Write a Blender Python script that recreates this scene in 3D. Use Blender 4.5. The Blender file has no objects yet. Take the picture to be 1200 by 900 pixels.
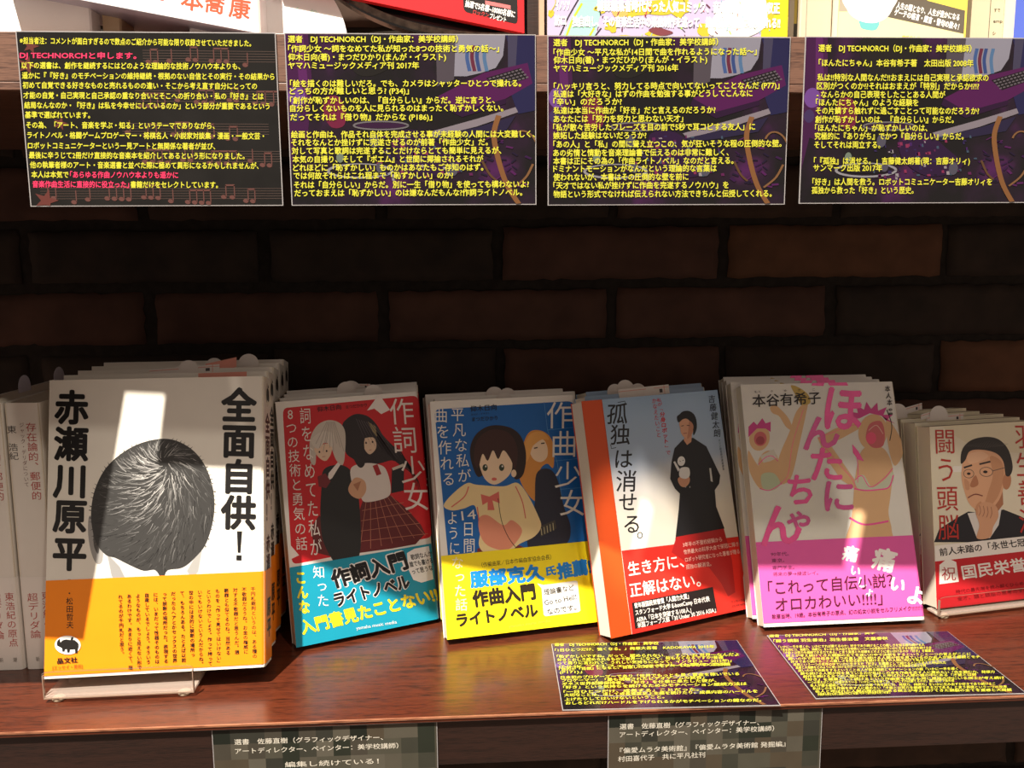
import bpy, bmesh, math, random
import numpy as np
from mathutils import Vector, Matrix
from mathutils.geometry import tessellate_polygon

# ------------------------------------------------------------------ camera, world, lamps, exposure
S = 0.001                                   # everything below is written in millimetres
SC = bpy.context.scene
COL = SC.collection
R = math.radians

def make_camera():
    yaw, pitch, roll = R(3.06), R(7.96), R(-0.45)
    f = Vector((math.sin(yaw)*math.cos(pitch), math.cos(yaw)*math.cos(pitch), -math.sin(pitch)))
    r = Vector((math.cos(yaw), -math.sin(yaw), 0)); u = r.cross(f)
    r2 = math.cos(roll)*r + math.sin(roll)*u; u2 = -math.sin(roll)*r + math.cos(roll)*u
    cam = bpy.data.cameras.new('camera'); o = bpy.data.objects.new('camera', cam); COL.objects.link(o)
    M = Matrix((r2, u2, -f)).transposed().to_4x4(); M.translation = Vector((0, -0.5191, 0.2955))
    o.matrix_world = M
    cam.sensor_fit = 'HORIZONTAL'; cam.sensor_width = 36; cam.lens = 36*975/1200
    cam.clip_start = 0.01; cam.clip_end = 50
    SC.camera = o
make_camera()

world = bpy.data.worlds.new('world'); SC.world = world; world.use_nodes = True
bg = world.node_tree.nodes['Background']; bg.inputs[0].default_value = (1.0, 0.82, 0.69, 1); bg.inputs[1].default_value = 0.42

def spot(name, loc, target, power, size, radius, color, blend=0.3):
    l = bpy.data.lights.new(name, 'SPOT'); l.energy = power; l.spot_size = R(size); l.spot_blend = blend
    l.shadow_soft_size = radius; l.color = color
    o = bpy.data.objects.new(name, l); COL.objects.link(o); o.location = loc
    o.rotation_euler = (Vector(target)-Vector(loc)).to_track_quat('-Z', 'Y').to_euler()
spot('ceiling_spotlight', (-0.68, -1.03, 2.60), (0.02, 0.0, 0.15), 1120, 60, 0.022, (1.0, 0.92, 0.80))
spot('ceiling_spotlight', (0.72, -1.25, 2.55), (0.05, 0.0, 0.2), 70, 55, 0.05, (1.0, 0.90, 0.77))
spot('added_patch_beam', (-0.05, -1.75, 2.35), (0.141, 0.136, 0.070), 520, 1.85, 0.012, (1.0, 0.92, 0.82), blend=0.35)  # added beam, makes the bright patch on the sky-blue memoir

SC.view_settings.view_transform = 'Standard'; SC.view_settings.look = 'None'
SC.view_settings.exposure = 0.0; SC.view_settings.gamma = 1.0; SC.view_settings.use_curve_mapping = False

# ------------------------------------------------------------------ materials
def lin(c):
    c = c/255.0
    return c/12.92 if c <= 0.04045 else ((c+0.055)/1.055)**2.4
def rgb(r, g, b): return (lin(r), lin(g), lin(b), 1)

MATS = {}
def mat(name, col, rough=0.45, spec=0.4, coat=0.0, var=0.06, scale=60, metal=0.0, bump=0.0, coat_rough=0.08):
    """Plain procedural material: a colour gently varied by noise."""
    if name in MATS: return MATS[name]
    m = bpy.data.materials.new(name); m.use_nodes = True; MATS[name] = m
    nt = m.node_tree; b = nt.nodes['Principled BSDF']
    tc = nt.nodes.new('ShaderNodeTexCoord'); nz = nt.nodes.new('ShaderNodeTexNoise'); nz.inputs['Scale'].default_value = scale
    nz.inputs['Detail'].default_value = 3
    nt.links.new(tc.outputs['Object'], nz.inputs['Vector'])
    cr = nt.nodes.new('ShaderNodeValToRGB')
    c = rgb(*col)
    cr.color_ramp.elements[0].position = 0.3; cr.color_ramp.elements[1].position = 0.7
    cr.color_ramp.elements[0].color = tuple(x*(1-var) for x in c[:3])+(1,)
    cr.color_ramp.elements[1].color = tuple(min(1, x*(1+var)) for x in c[:3])+(1,)
    nt.links.new(nz.outputs['Fac'], cr.inputs[0]); nt.links.new(cr.outputs[0], b.inputs['Base Color'])
    b.inputs['Roughness'].default_value = rough; b.inputs['Specular IOR Level'].default_value = spec
    b.inputs['Coat Weight'].default_value = coat; b.inputs['Coat Roughness'].default_value = coat_rough
    b.inputs['Metallic'].default_value = metal
    if bump:
        bp = nt.nodes.new('ShaderNodeBump'); bp.inputs['Strength'].default_value = bump; bp.inputs['Distance'].default_value = 0.002
        nt.links.new(nz.outputs['Fac'], bp.inputs['Height']); nt.links.new(bp.outputs[0], b.inputs['Normal'])
    return m
def ink(col, gloss=0):
    """Printing ink; gloss 0 = coated book paper, 1 = laminated."""
    n = 'ink_%d_%d_%d_%d' % (*col, gloss)
    return mat(n, col, rough=0.38 if not gloss else 0.22, spec=0.4 if not gloss else 0.25, var=0.02, coat=0.0 if not gloss else 0.3, coat_rough=0.05)

def wood(name, dark, light, coat, rough, spec=0.4):
    m = bpy.data.materials.new(name); m.use_nodes = True
    nt = m.node_tree; b = nt.nodes['Principled BSDF']
    tc = nt.nodes.new('ShaderNodeTexCoord'); mp = nt.nodes.new('ShaderNodeMapping'); mp.inputs['Scale'].default_value = (6, 90, 90)
    nz = nt.nodes.new('ShaderNodeTexNoise'); nz.inputs['Scale'].default_value = 3.0; nz.inputs['Detail'].default_value = 8; nz.inputs['Roughness'].default_value = 0.65
    nt.links.new(tc.outputs['Object'], mp.inputs[0]); nt.links.new(mp.outputs[0], nz.inputs['Vector'])
    mp2 = nt.nodes.new('ShaderNodeMapping'); mp2.inputs['Scale'].default_value = (55, 800, 800)
    n2 = nt.nodes.new('ShaderNodeTexNoise'); n2.inputs['Scale'].default_value = 2.0; n2.inputs['Detail'].default_value = 2
    nt.links.new(tc.outputs['Object'], mp2.inputs[0]); nt.links.new(mp2.outputs[0], n2.inputs['Vector'])
    mx = nt.nodes.new('ShaderNodeMath'); mx.operation = 'MULTIPLY_ADD'; mx.inputs[1].default_value = 0.9
    nt.links.new(n2.outputs['Fac'], mx.inputs[0]); nt.links.new(nz.outputs['Fac'], mx.inputs[2])
    cr = nt.nodes.new('ShaderNodeValToRGB'); cr.color_ramp.elements[0].position = 0.72; cr.color_ramp.elements[1].position = 1.16
    cr.color_ramp.elements[0].color = rgb(*dark); cr.color_ramp.elements[1].color = rgb(*light)
    nt.links.new(mx.outputs[0], cr.inputs[0]); nt.links.new(cr.outputs[0], b.inputs['Base Color'])
    b.inputs['Roughness'].default_value = rough; b.inputs['Coat Weight'].default_value = coat; b.inputs['Coat Roughness'].default_value = 0.16
    b.inputs['Specular IOR Level'].default_value = spec
    bp = nt.nodes.new('ShaderNodeBump'); bp.inputs['Strength'].default_value = 0.12; bp.inputs['Distance'].default_value = 0.0006
    nt.links.new(mx.outputs[0], bp.inputs['Height']); nt.links.new(bp.outputs[0], b.inputs['Normal'])
    return m
M_SHELF = wood('mahogany_shelf', (38, 17, 11), (84, 38, 22), 0.35, 0.3)
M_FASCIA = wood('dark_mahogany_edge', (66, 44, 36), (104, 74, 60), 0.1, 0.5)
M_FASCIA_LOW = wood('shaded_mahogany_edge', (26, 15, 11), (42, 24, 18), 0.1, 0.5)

M_EDGE_HILITE = wood('edge_highlight_wood', (96, 54, 38), (150, 100, 74), 0.4, 0.3)  # paler wood tone standing in for the highlight along the shelf front

def brick_mat(name, a, b_):
    m = mat(name, a, rough=0.9, spec=0.15, var=0.3, scale=28, bump=0.6)
    cr = [n for n in m.node_tree.nodes if n.type == 'VALTORGB'][0]
    cr.color_ramp.elements[0].color = rgb(*a); cr.color_ramp.elements[1].color = rgb(*b_)
    return m
M_BRICK = [brick_mat('brick_brown', (52, 41, 35), (68, 52, 43)), brick_mat('brick_dark', (42, 36, 32), (57, 47, 40)),
           brick_mat('brick_red', (78, 54, 40), (96, 66, 48)), brick_mat('brick_umber', (66, 47, 40), (82, 58, 48))]
M_MORTAR = mat('mortar', (40, 35, 31), rough=0.95, spec=0.1, var=0.2, scale=120, bump=0.4)

def page_mat(name, col):
    m = bpy.data.materials.new(name); m.use_nodes = True; nt = m.node_tree; b = nt.nodes['Principled BSDF']
    tc = nt.nodes.new('ShaderNodeTexCoord'); w = nt.nodes.new('ShaderNodeTexWave'); w.bands_direction = 'Y'
    w.inputs['Scale'].default_value = 700; w.inputs['Distortion'].default_value = 2; w.inputs['Detail'].default_value = 2
    nt.links.new(tc.outputs['Object'], w.inputs['Vector'])
    cr = nt.nodes.new('ShaderNodeValToRGB'); c = rgb(*col)
    cr.color_ramp.elements[0].color = tuple(x*0.8 for x in c[:3])+(1,); cr.color_ramp.elements[1].color = c
    nt.links.new(w.outputs['Fac'], cr.inputs[0]); nt.links.new(cr.outputs[0], b.inputs['Base Color'])
    b.inputs['Roughness'].default_value = 0.8; b.inputs['Specular IOR Level'].default_value = 0.2
    return m
M_PAGE = page_mat('page_edges', (226, 216, 196)); M_PAGE_WHITE = page_mat('white_page_edges', (236, 230, 218))

def acrylic(name, tint=(0.95, 0.95, 0.95), haze=0.0):
    m = bpy.data.materials.new(name); m.use_nodes = True; nt = m.node_tree; nt.nodes.clear()
    out = nt.nodes.new('ShaderNodeOutputMaterial'); tr = nt.nodes.new('ShaderNodeBsdfTransparent'); gl = nt.nodes.new('ShaderNodeBsdfGlossy')
    gl.inputs['Roughness'].default_value = 0.04; tr.inputs[0].default_value = (*tint, 1)
    fr = nt.nodes.new('ShaderNodeFresnel'); fr.inputs[0].default_value = 1.49; mx = nt.nodes.new('ShaderNodeMixShader')
    nz = nt.nodes.new('ShaderNodeTexNoise'); nz.inputs['Scale'].default_value = 30
    bp = nt.nodes.new('ShaderNodeBump'); bp.inputs['Strength'].default_value = 0.03
    nt.links.new(nz.outputs['Fac'], bp.inputs['Height']); nt.links.new(bp.outputs[0], gl.inputs['Normal'])
    ge = nt.nodes.new('ShaderNodeNewGeometry'); iv = nt.nodes.new('ShaderNodeMath'); iv.operation = 'SUBTRACT'; iv.inputs[0].default_value = 1; nt.links.new(ge.outputs['Backfacing'], iv.inputs[1])
    mu = nt.nodes.new('ShaderNodeMath'); mu.operation = 'MULTIPLY'; nt.links.new(fr.outputs[0], mu.inputs[0]); nt.links.new(iv.outputs[0], mu.inputs[1])
    nt.links.new(mu.outputs[0], mx.inputs[0]); nt.links.new(tr.outputs[0], mx.inputs[1]); nt.links.new(gl.outputs[0], mx.inputs[2])
    df = nt.nodes.new('ShaderNodeBsdfDiffuse'); df.inputs[0].default_value = rgb(226, 206, 192); m2 = nt.nodes.new('ShaderNodeMixShader'); m2.inputs[0].default_value = haze
    nt.links.new(mx.outputs[0], m2.inputs[1]); nt.links.new(df.outputs[0], m2.inputs[2]); nt.links.new(m2.outputs[0], out.inputs[0])
    return m
M_ACRYLIC = acrylic('clear_acrylic'); M_HAZY = acrylic('hazy_acrylic', haze=0.3); M_ACRYLIC_EDGE = mat('acrylic_edge', (150, 128, 112), rough=0.15, spec=0.6)

# ------------------------------------------------------------------ object helpers
def link(name, me, parent=None, mats=()):
    for m in mats: me.materials.append(m)
    o = bpy.data.objects.new(name, me); COL.objects.link(o)
    if parent is not None: o.parent = parent
    return o
def tag(o, label, cat, group=None, kind=None):
    o['label'] = label; o['category'] = cat
    if group: o['group'] = group
    if kind: o['kind'] = kind
    return o
def empty(name, loc=(0, 0, 0)):
    o = bpy.data.objects.new(name, None); COL.objects.link(o); o.location = Vector(loc)*S; o.empty_display_size = 0.02
    return o

class MB:
    """Collects shapes (in mm) into one mesh with several materials."""
    def __init__(s): s.v = []; s.f = []; s.m = []; s.mats = []; s.smooth = []
    def mi(s, m):
        if m not in s.mats: s.mats.append(m)
        return s.mats.index(m)
    def add(s, verts, faces, m, smooth=False):
        b = len(s.v); s.v += [tuple(v) for v in verts]; k = s.mi(m)
        for f in faces: s.f.append(tuple(i+b for i in f)); s.m.append(k); s.smooth.append(smooth)
    def bm(s, bm_, m, smooth=False):
        bm_.verts.ensure_lookup_table()
        for i, v in enumerate(bm_.verts): v.index = i
        s.add([v.co[:] for v in bm_.verts], [[v.index for v in f.verts] for f in bm_.faces], m, smooth); bm_.free()
    def box(s, x0, x1, y0, y1, z0, z1, m, bevel=0, seg=2):
        b = bmesh.new(); bmesh.ops.create_cube(b, size=1)
        for v in b.verts: v.co = Vector((x0+(v.co.x+.5)*(x1-x0), y0+(v.co.y+.5)*(y1-y0), z0+(v.co.z+.5)*(z1-z0)))
        if bevel: bmesh.ops.bevel(b, geom=b.edges[:], offset=bevel, segments=seg, affect='EDGES', profile=0.5)
        s.bm(b, m)
    def prism(s, pts, y0, y1, m, axis='y', bevel=0):
        """Outline in the x-z plane (axis y), extruded between y0 and y1."""
        b = bmesh.new()
        mk = (lambda p, d: (p[0], d, p[1])) if axis == 'y' else ((lambda p, d: (d, p[0], p[1])) if axis == 'x' else (lambda p, d: (p[0], p[1], d)))
        f = b.faces.new([b.verts.new(mk(p, y0)) for p in pts])
        ex = bmesh.ops.extrude_face_region(b, geom=[f])
        d = Vector(mk((0, 0), y1))-Vector(mk((0, 0), y0))
        for g in ex['geom']:
            if isinstance(g, bmesh.types.BMVert): g.co += d
        bmesh.ops.recalc_face_normals(b, faces=b.faces[:])
        if bevel: bmesh.ops.bevel(b, geom=b.edges[:], offset=bevel, segments=2, affect='EDGES')
        s.bm(b, m)
    def lathe(s, prof, c, m, n=24):
        v = []; f = []
        for r, z in prof:
            for i in range(n): a = 2*math.pi*i/n; v.append((c[0]+r*math.cos(a), c[1]+r*math.sin(a), c[2]+z))
        for j in range(len(prof)-1):
            for i in range(n): f.append((j*n+i, j*n+(i+1) % n, (j+1)*n+(i+1) % n, (j+1)*n+i))
        f.append(tuple(range(n))[::-1]); f.append(tuple((len(prof)-1)*n+i for i in range(n)))
        s.add(v, f, m, True)
    def build(s, name, parent=None):
        me = bpy.data.meshes.new(name); me.from_pydata([Vector(v)*S for v in s.v], [], s.f)
        for m in s.mats: me.materials.append(m)
        me.polygons.foreach_set('material_index', s.m); me.polygons.foreach_set('use_smooth', s.smooth); me.update()
        o = bpy.data.objects.new(name, me); COL.objects.link(o)
        if parent is not None: o.parent = parent
        return o

# ------------------------------------------------------------------ lettering
_TC = {}
def glyphs(s, off):
    """Outline of a piece of lettering as (verts 2d in ems, faces)."""
    k = (s, off)
    if k in _TC: return _TC[k]
    if off > 0.004:                          # heavier weight: the outline repeated at small shifts
        v0, f0 = glyphs(s, 0); v = []; f = []; d = off*0.72
        sh = ((off, 0), (-off, 0), (0, off), (0, -off)) if off < 0.03 else ((off, 0), (-off, 0), (0, off), (0, -off), (d, d), (-d, d), (d, -d), (-d, -d))
        for dx, dy in sh:
            b = len(v); v += [(x+dx, y+dy, len(v)//max(1, len(v0))) for x, y, _ in v0]; f += [tuple(i+b for i in q) for q in f0]
        _TC[k] = (v, f); return _TC[k]
    c = bpy.data.curves.new('lettering', 'FONT'); c.body = s; c.size = 1; c.resolution_u = 2
    o = bpy.data.objects.new('lettering', c); COL.objects.link(o)
    bpy.context.view_layer.update()
    me = bpy.data.meshes.new_from_object(o.evaluated_get(bpy.context.evaluated_depsgraph_get()))
    v = [(a.co.x, a.co.y, 0) for a in me.vertices]; f = [tuple(p.vertices) for p in me.polygons]
    bpy.data.objects.remove(o); bpy.data.curves.remove(c); bpy.data.meshes.remove(me)
    _TC[k] = (v, f)
    return _TC[k]

def catmull(p, n=6):
    out = []; L = len(p)
    for i in range(L):
        a, b, c, d = (np.array(p[(i+k-1) % L], float) for k in range(4))
        for t in np.linspace(0, 1, n, endpoint=False):
            out.append(tuple(0.5*((2*b)+(-a+c)*t+(2*a-5*b+4*c-d)*t*t+(-a+3*b-3*c+d)*t**3)))
    return out
def ell(cx, cy, rx, ry, rot=0, n=28):
    c, s = math.cos(R(rot)), math.sin(R(rot))
    return [(cx+rx*math.cos(t)*c-ry*math.sin(t)*s, cy+rx*math.cos(t)*s+ry*math.sin(t)*c) for t in np.linspace(0, 2*math.pi, n, endpoint=False)]
def rrect(q, r=0.06, n=5):
    """Quad with rounded corners."""
    out = []; q = [np.array(p, float) for p in q]
    for i in range(4):
        p, a, b = q[i], q[i-1], q[(i+1) % 4]
        p0, p1 = p+(a-p)*r*0.7, p+(b-p)*r
        for t in np.linspace(0, 1, n): out.append(tuple((1-t)**2*p0+2*t*(1-t)*p+t*t*p1))
    return out

class Print:
    """Flat printed artwork on a W x H face. Layout coordinates: the four corners bl,br,tr,tl of the face in a layout sheet
    (y downwards); everything printed is mapped from the sheet into the face plane. origin/ex/ez/nrm place the face in the part."""
    STEP = 0.008
    def __init__(s, mb, W, H, quad=None, origin=(0, 0, 0), ex=(1, 0, 0), ez=(0, 0, 1), nrm=(0, -1, 0), base=0.05, gloss=0):
        s.mb, s.W, s.H, s.gloss = mb, W, H, gloss
        s.o, s.ex, s.ez, s.n = (np.array(a, float) for a in (origin, ex, ez, nrm)); s.h = base
        quad = quad or ((0, H), (W, H), (W, 0), (0, 0)); A = []; b = []
        for (x, y), (u, v) in zip(quad, ((0, 0), (W, 0), (W, H), (0, H))):
            A.append([x, y, 1, 0, 0, 0, -u*x, -u*y]); b.append(u); A.append([0, 0, 0, x, y, 1, -v*x, -v*y]); b.append(v)
        s.hm = np.append(np.linalg.solve(np.array(A, float), np.array(b, float)), 1).reshape(3, 3)
    def uv(s, p):
        q = s.hm @ np.array((p[0], p[1], 1.0)); return min(max(q[0]/q[2], 0), s.W), min(max(q[1]/q[2], 0), s.H)
    def P(s, p, h):
        u, v = s.uv(p); return tuple(s.o+s.ex*u+s.ez*v+s.n*h)
    def ink(s, c): return c if isinstance(c, bpy.types.Material) else ink(c, s.gloss)
    def up(s, n=1): s.h += s.STEP*n
    def poly(s, pts, c, smooth=False, same=False):
        if smooth: pts = catmull(pts)
        if not same: s.up()
        uv = [s.uv(p) for p in pts]
        tri = tessellate_polygon([[Vector((a, b, 0)) for a, b in uv]])
        fl = []
        for t in tri:
            a, b, c_ = (uv[i] for i in t)
            ar = (b[0]-a[0])*(c_[1]-a[1])-(b[1]-a[1])*(c_[0]-a[0])
            if abs(ar) < 1e-9: continue
            fl.append(t if ar > 0 else t[::-1])
        s.mb.add([s.P(p, s.h) for p in pts], fl, s.ink(c))
    def stroke(s, pts, w, c, same=False, smooth=False, taper=False):
        if smooth and len(pts) > 2:
            q = catmull([pts[0]]+list(pts)+[pts[-1]], 6); pts = q[6:-12]+[pts[-1]]
        pts = [np.array(p, float) for p in pts]; L, Rr = [], []
        for i, p in enumerate(pts):
            d = pts[min(i+1, len(pts)-1)]-pts[max(i-1, 0)]; d /= (np.linalg.norm(d)+1e-9); n = np.array((-d[1], d[0]))
            ww = w*(1-0.85*i/(len(pts)-1)) if taper else w
            L.append(p+n*ww/2); Rr.append(p-n*ww/2)
        if not same: s.up()
        v = [s.P(p, s.h) for p in L+Rr]; k = len(pts)
        s.mb.add(v, [(i, i+1, k+i+1, k+i) for i in range(k-1)], s.ink(c))
    def ring(s, cx, cy, rx, ry, w, c, rot=0, a0=0, a1=360):
        p = [(cx+rx*math.cos(t)*math.cos(R(rot))-ry*math.sin(t)*math.sin(R(rot)), cy+rx*math.cos(t)*math.sin(R(rot))+ry*math.sin(t)*math.cos(R(rot))) for t in np.linspace(R(a0), R(a1), 30)]
        s.stroke(p, w, c)
    def _put(s, g, fn, c):
        v, f = g
        s.mb.add([s.P(fn(a), s.h+0.003*a[2]) for a in v], f, s.ink(c))
    def text(s, t, a, b, h, c, off=0.02, same=False):
        """Horizontal lettering whose middle line runs from a to b, glyphs h high."""
        if not same: s.up(3)
        v, f = glyphs(t, off)
        if not v: return
        x0 = min(p[0] for p in v); x1 = max(p[0] for p in v)
        a, b = np.array(a, float), np.array(b, float); d = b-a; e = d/np.linalg.norm(d); n = np.array((e[1], -e[0]))
        s._put((v, f), lambda p: a+d*((p[0]-x0)/(x1-x0))+n*(p[1]-0.385)*h, c)
    def glyph(s, ch, c_, w, h, c, off=0.02, rot=0, same=False):
        if not same: s.up(3)
        v, f = glyphs(ch, off); co, si = math.cos(R(rot)), math.sin(R(rot))
        mx = 0.5 if ord(ch) > 0x2e80 else 0.5*(max(p[0] for p in v)+min(p[0] for p in v))
        def fn(p):
            x, y = (p[0]-mx)*w, -(p[1]-0.385)*h
            return (c_[0]+x*co-y*si, c_[1]+x*si+y*co)
        s._put((v, f), fn, c)
    def vtext(s, t, a, b, w, c, off=0.02, hs=0.95, same=False):
        """Vertical lettering: first cell centred just below a, last just above b."""
        if not same: s.up(3)
        a, b = np.array(a, float), np.array(b, float); n = len(t); pitch = np.linalg.norm(b-a)/n
        ang = math.degrees(math.atan2(b[0]-a[0], b[1]-a[1]))*-1
        for i, ch in enumerate(t):
            if ch in ' 　': continue
            p = a+(b-a)*((i+0.5)/n)
            if ch in '。、': p = p+np.array((w*0.55, -pitch*0.55))
            if ch in 'っゃょ': p = p+np.array((w*0.08, -pitch*0.06))
            rot = 90 if ch in 'ー～「」『』（）[]・：→' and ch != '・' else 0
            s.glyph(ch, p, w if not rot else pitch*hs, pitch*hs if not rot else w, c, off, rot-ang*0 , same=True)

# ------------------------------------------------------------------ the setting
def brick_wall():
    rnd = random.Random(5); mb = MB(); L, Hh, g = 210, 49, 9
    y = 285
    mb.box(-1250, 1250, y+5, y+60, -420, 1000, M_MORTAR)
    for row in range(-12, 13):
        z = 226+58*row
        sh = -79 if row % 2 == 0 else 31
        for k in range(-6, 7):
            x = sh+220*k+5
            if x > 1240 or x+L < -1240: continue
            w = L+rnd.uniform(-4, 3); hh = Hh+rnd.uniform(-2, 2); dy = rnd.uniform(-2, 2)
            nx, nz = 22, 6; V = []; F = []
            for j in range(nz+1):
                for i in range(nx+1):
                    ed = i in (0, nx) or j in (0, nz)
                    yy = y+dy+rnd.gauss(0, 0.55)+(2.2 if ed else 0)
                    V.append((x+w*i/nx+(rnd.uniform(-1.3, 1.3)), yy, z+hh*j/nz+(rnd.uniform(-1.1, 1.1))))
            for j in range(nz):
                for i in range(nx):
                    a = j*(nx+1)+i; F.append((a, a+1, a+nx+2, a+nx+1))
            # sides back into the mortar
            ring = [i for i in range(nx+1)]+[(j)*(nx+1)+nx for j in range(1, nz+1)]+[nz*(nx+1)+i for i in range(nx-1, -1, -1)]+[j*(nx+1) for j in range(nz-1, 0, -1)]
            b0 = len(V)
            for i in ring: V.append((V[i][0], y+8, V[i][2]))
            n = len(ring)
            for i in range(n): F.append((ring[i], b0+i, b0+(i+1) % n, ring[(i+1) % n]))
            m = M_BRICK[rnd.choice([0, 0, 1, 1, 3])]
            if (row == 1 and k == 1) or (row == -1 and k in (2,)): m = M_BRICK[2]
            if row == 0 and k in (-1, 0): m = M_BRICK[3]
            mb.add(V, F, m, True)
    o = mb.build('wall_back'); o['kind'] = 'structure'
brick_wall()
def floor():
    mb = MB(); mb.box(-1250, 1250, -2600, 345, -1020, -1000, wood('floor_boards', (70, 52, 40), (112, 84, 62), 0.2, 0.4)); o = mb.build('floor'); o['kind'] = 'structure'
floor()

def shelves():
    # lower display shelf: overhanging polished top with a thinner, set-back edge board below it
    t = empty('display_shelf', (0, 0, -20)); tag(t, 'polished mahogany lower shelf carrying the upright books', 'shelf')
    mb = MB(); mb.box(-1100, 1100, 0.0, 282, -4, 0, M_SHELF, bevel=0.8); mb.box(-1100, 1100, 8, 282, -30, -4, M_SHELF); o = mb.build('board', t); o.location.z = 0.020
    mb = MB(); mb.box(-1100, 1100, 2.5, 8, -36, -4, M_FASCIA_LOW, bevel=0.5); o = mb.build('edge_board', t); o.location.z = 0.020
    mb = MB(); mb.box(-1100, 1100, -0.5, 0.9, -1.5, 0.15, M_EDGE_HILITE, bevel=0.3); o = mb.build('front_edge_highlight', t); o.location.z = 0.020; o['label'] = 'paler strip painted as the front edge highlight'
    t = empty('display_shelf', (0, 0, 400)); tag(t, 'upper wooden shelf with comment cards taped along its front edge', 'shelf')
    mb = MB(); mb.box(-1100, 1100, 0, 282, 5, 33, M_FASCIA, bevel=0.6); mb.build('board', t)
    mb = MB(); mb.box(-1100, 1100, 0, 18, 0.2, 5, M_FASCIA, bevel=0.5); mb.build('edge_board', t)
shelves()

# ------------------------------------------------------------------ comment cards
YEL = (186, 184, 56); PNK = (206, 54, 92)
def card_picture_mat():
    m = bpy.data.materials.new('dark_purple_photo'); m.use_nodes = True; nt = m.node_tree; b = nt.nodes['Principled BSDF']
    tc = nt.nodes.new('ShaderNodeTexCoord'); nz = nt.nodes.new('ShaderNodeTexNoise'); nz.inputs['Scale'].default_value = 26; nz.inputs['Detail'].default_value = 4
    nt.links.new(tc.outputs['Object'], nz.inputs['Vector'])
    cr = nt.nodes.new('ShaderNodeValToRGB'); e = cr.color_ramp.elements
    e[0].position = 0.45; e[0].color = rgb(16, 14, 16); e[1].position = 0.75; e[1].color = rgb(62, 22, 66)
    q = e.new(0.58); q.color = rgb(28, 16, 30)
    nt.links.new(nz.outputs['Fac'], cr.inputs[0]); nt.links.new(cr.outputs[0], b.inputs['Base Color'])
    b.inputs['Specular IOR Level'].default_value = 0.25; b.inputs['Roughness'].default_value = 0.25; b.inputs['Coat Weight'].default_value = 0.3; b.inputs['Coat Roughness'].default_value = 0.05
    return m
M_PURPLE = card_picture_mat(); M_CHAR = mat('charcoal_print', (22, 21, 20), rough=0.25, spec=0.25, coat=0.3, var=0.25, scale=35)
M_LAM = mat('laminate_edge', (150, 146, 146), rough=0.25, coat=0.5)
M_OLIVE = mat('olive_print', (64, 62, 52), rough=0.4, coat=0.2, var=0.08)

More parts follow.
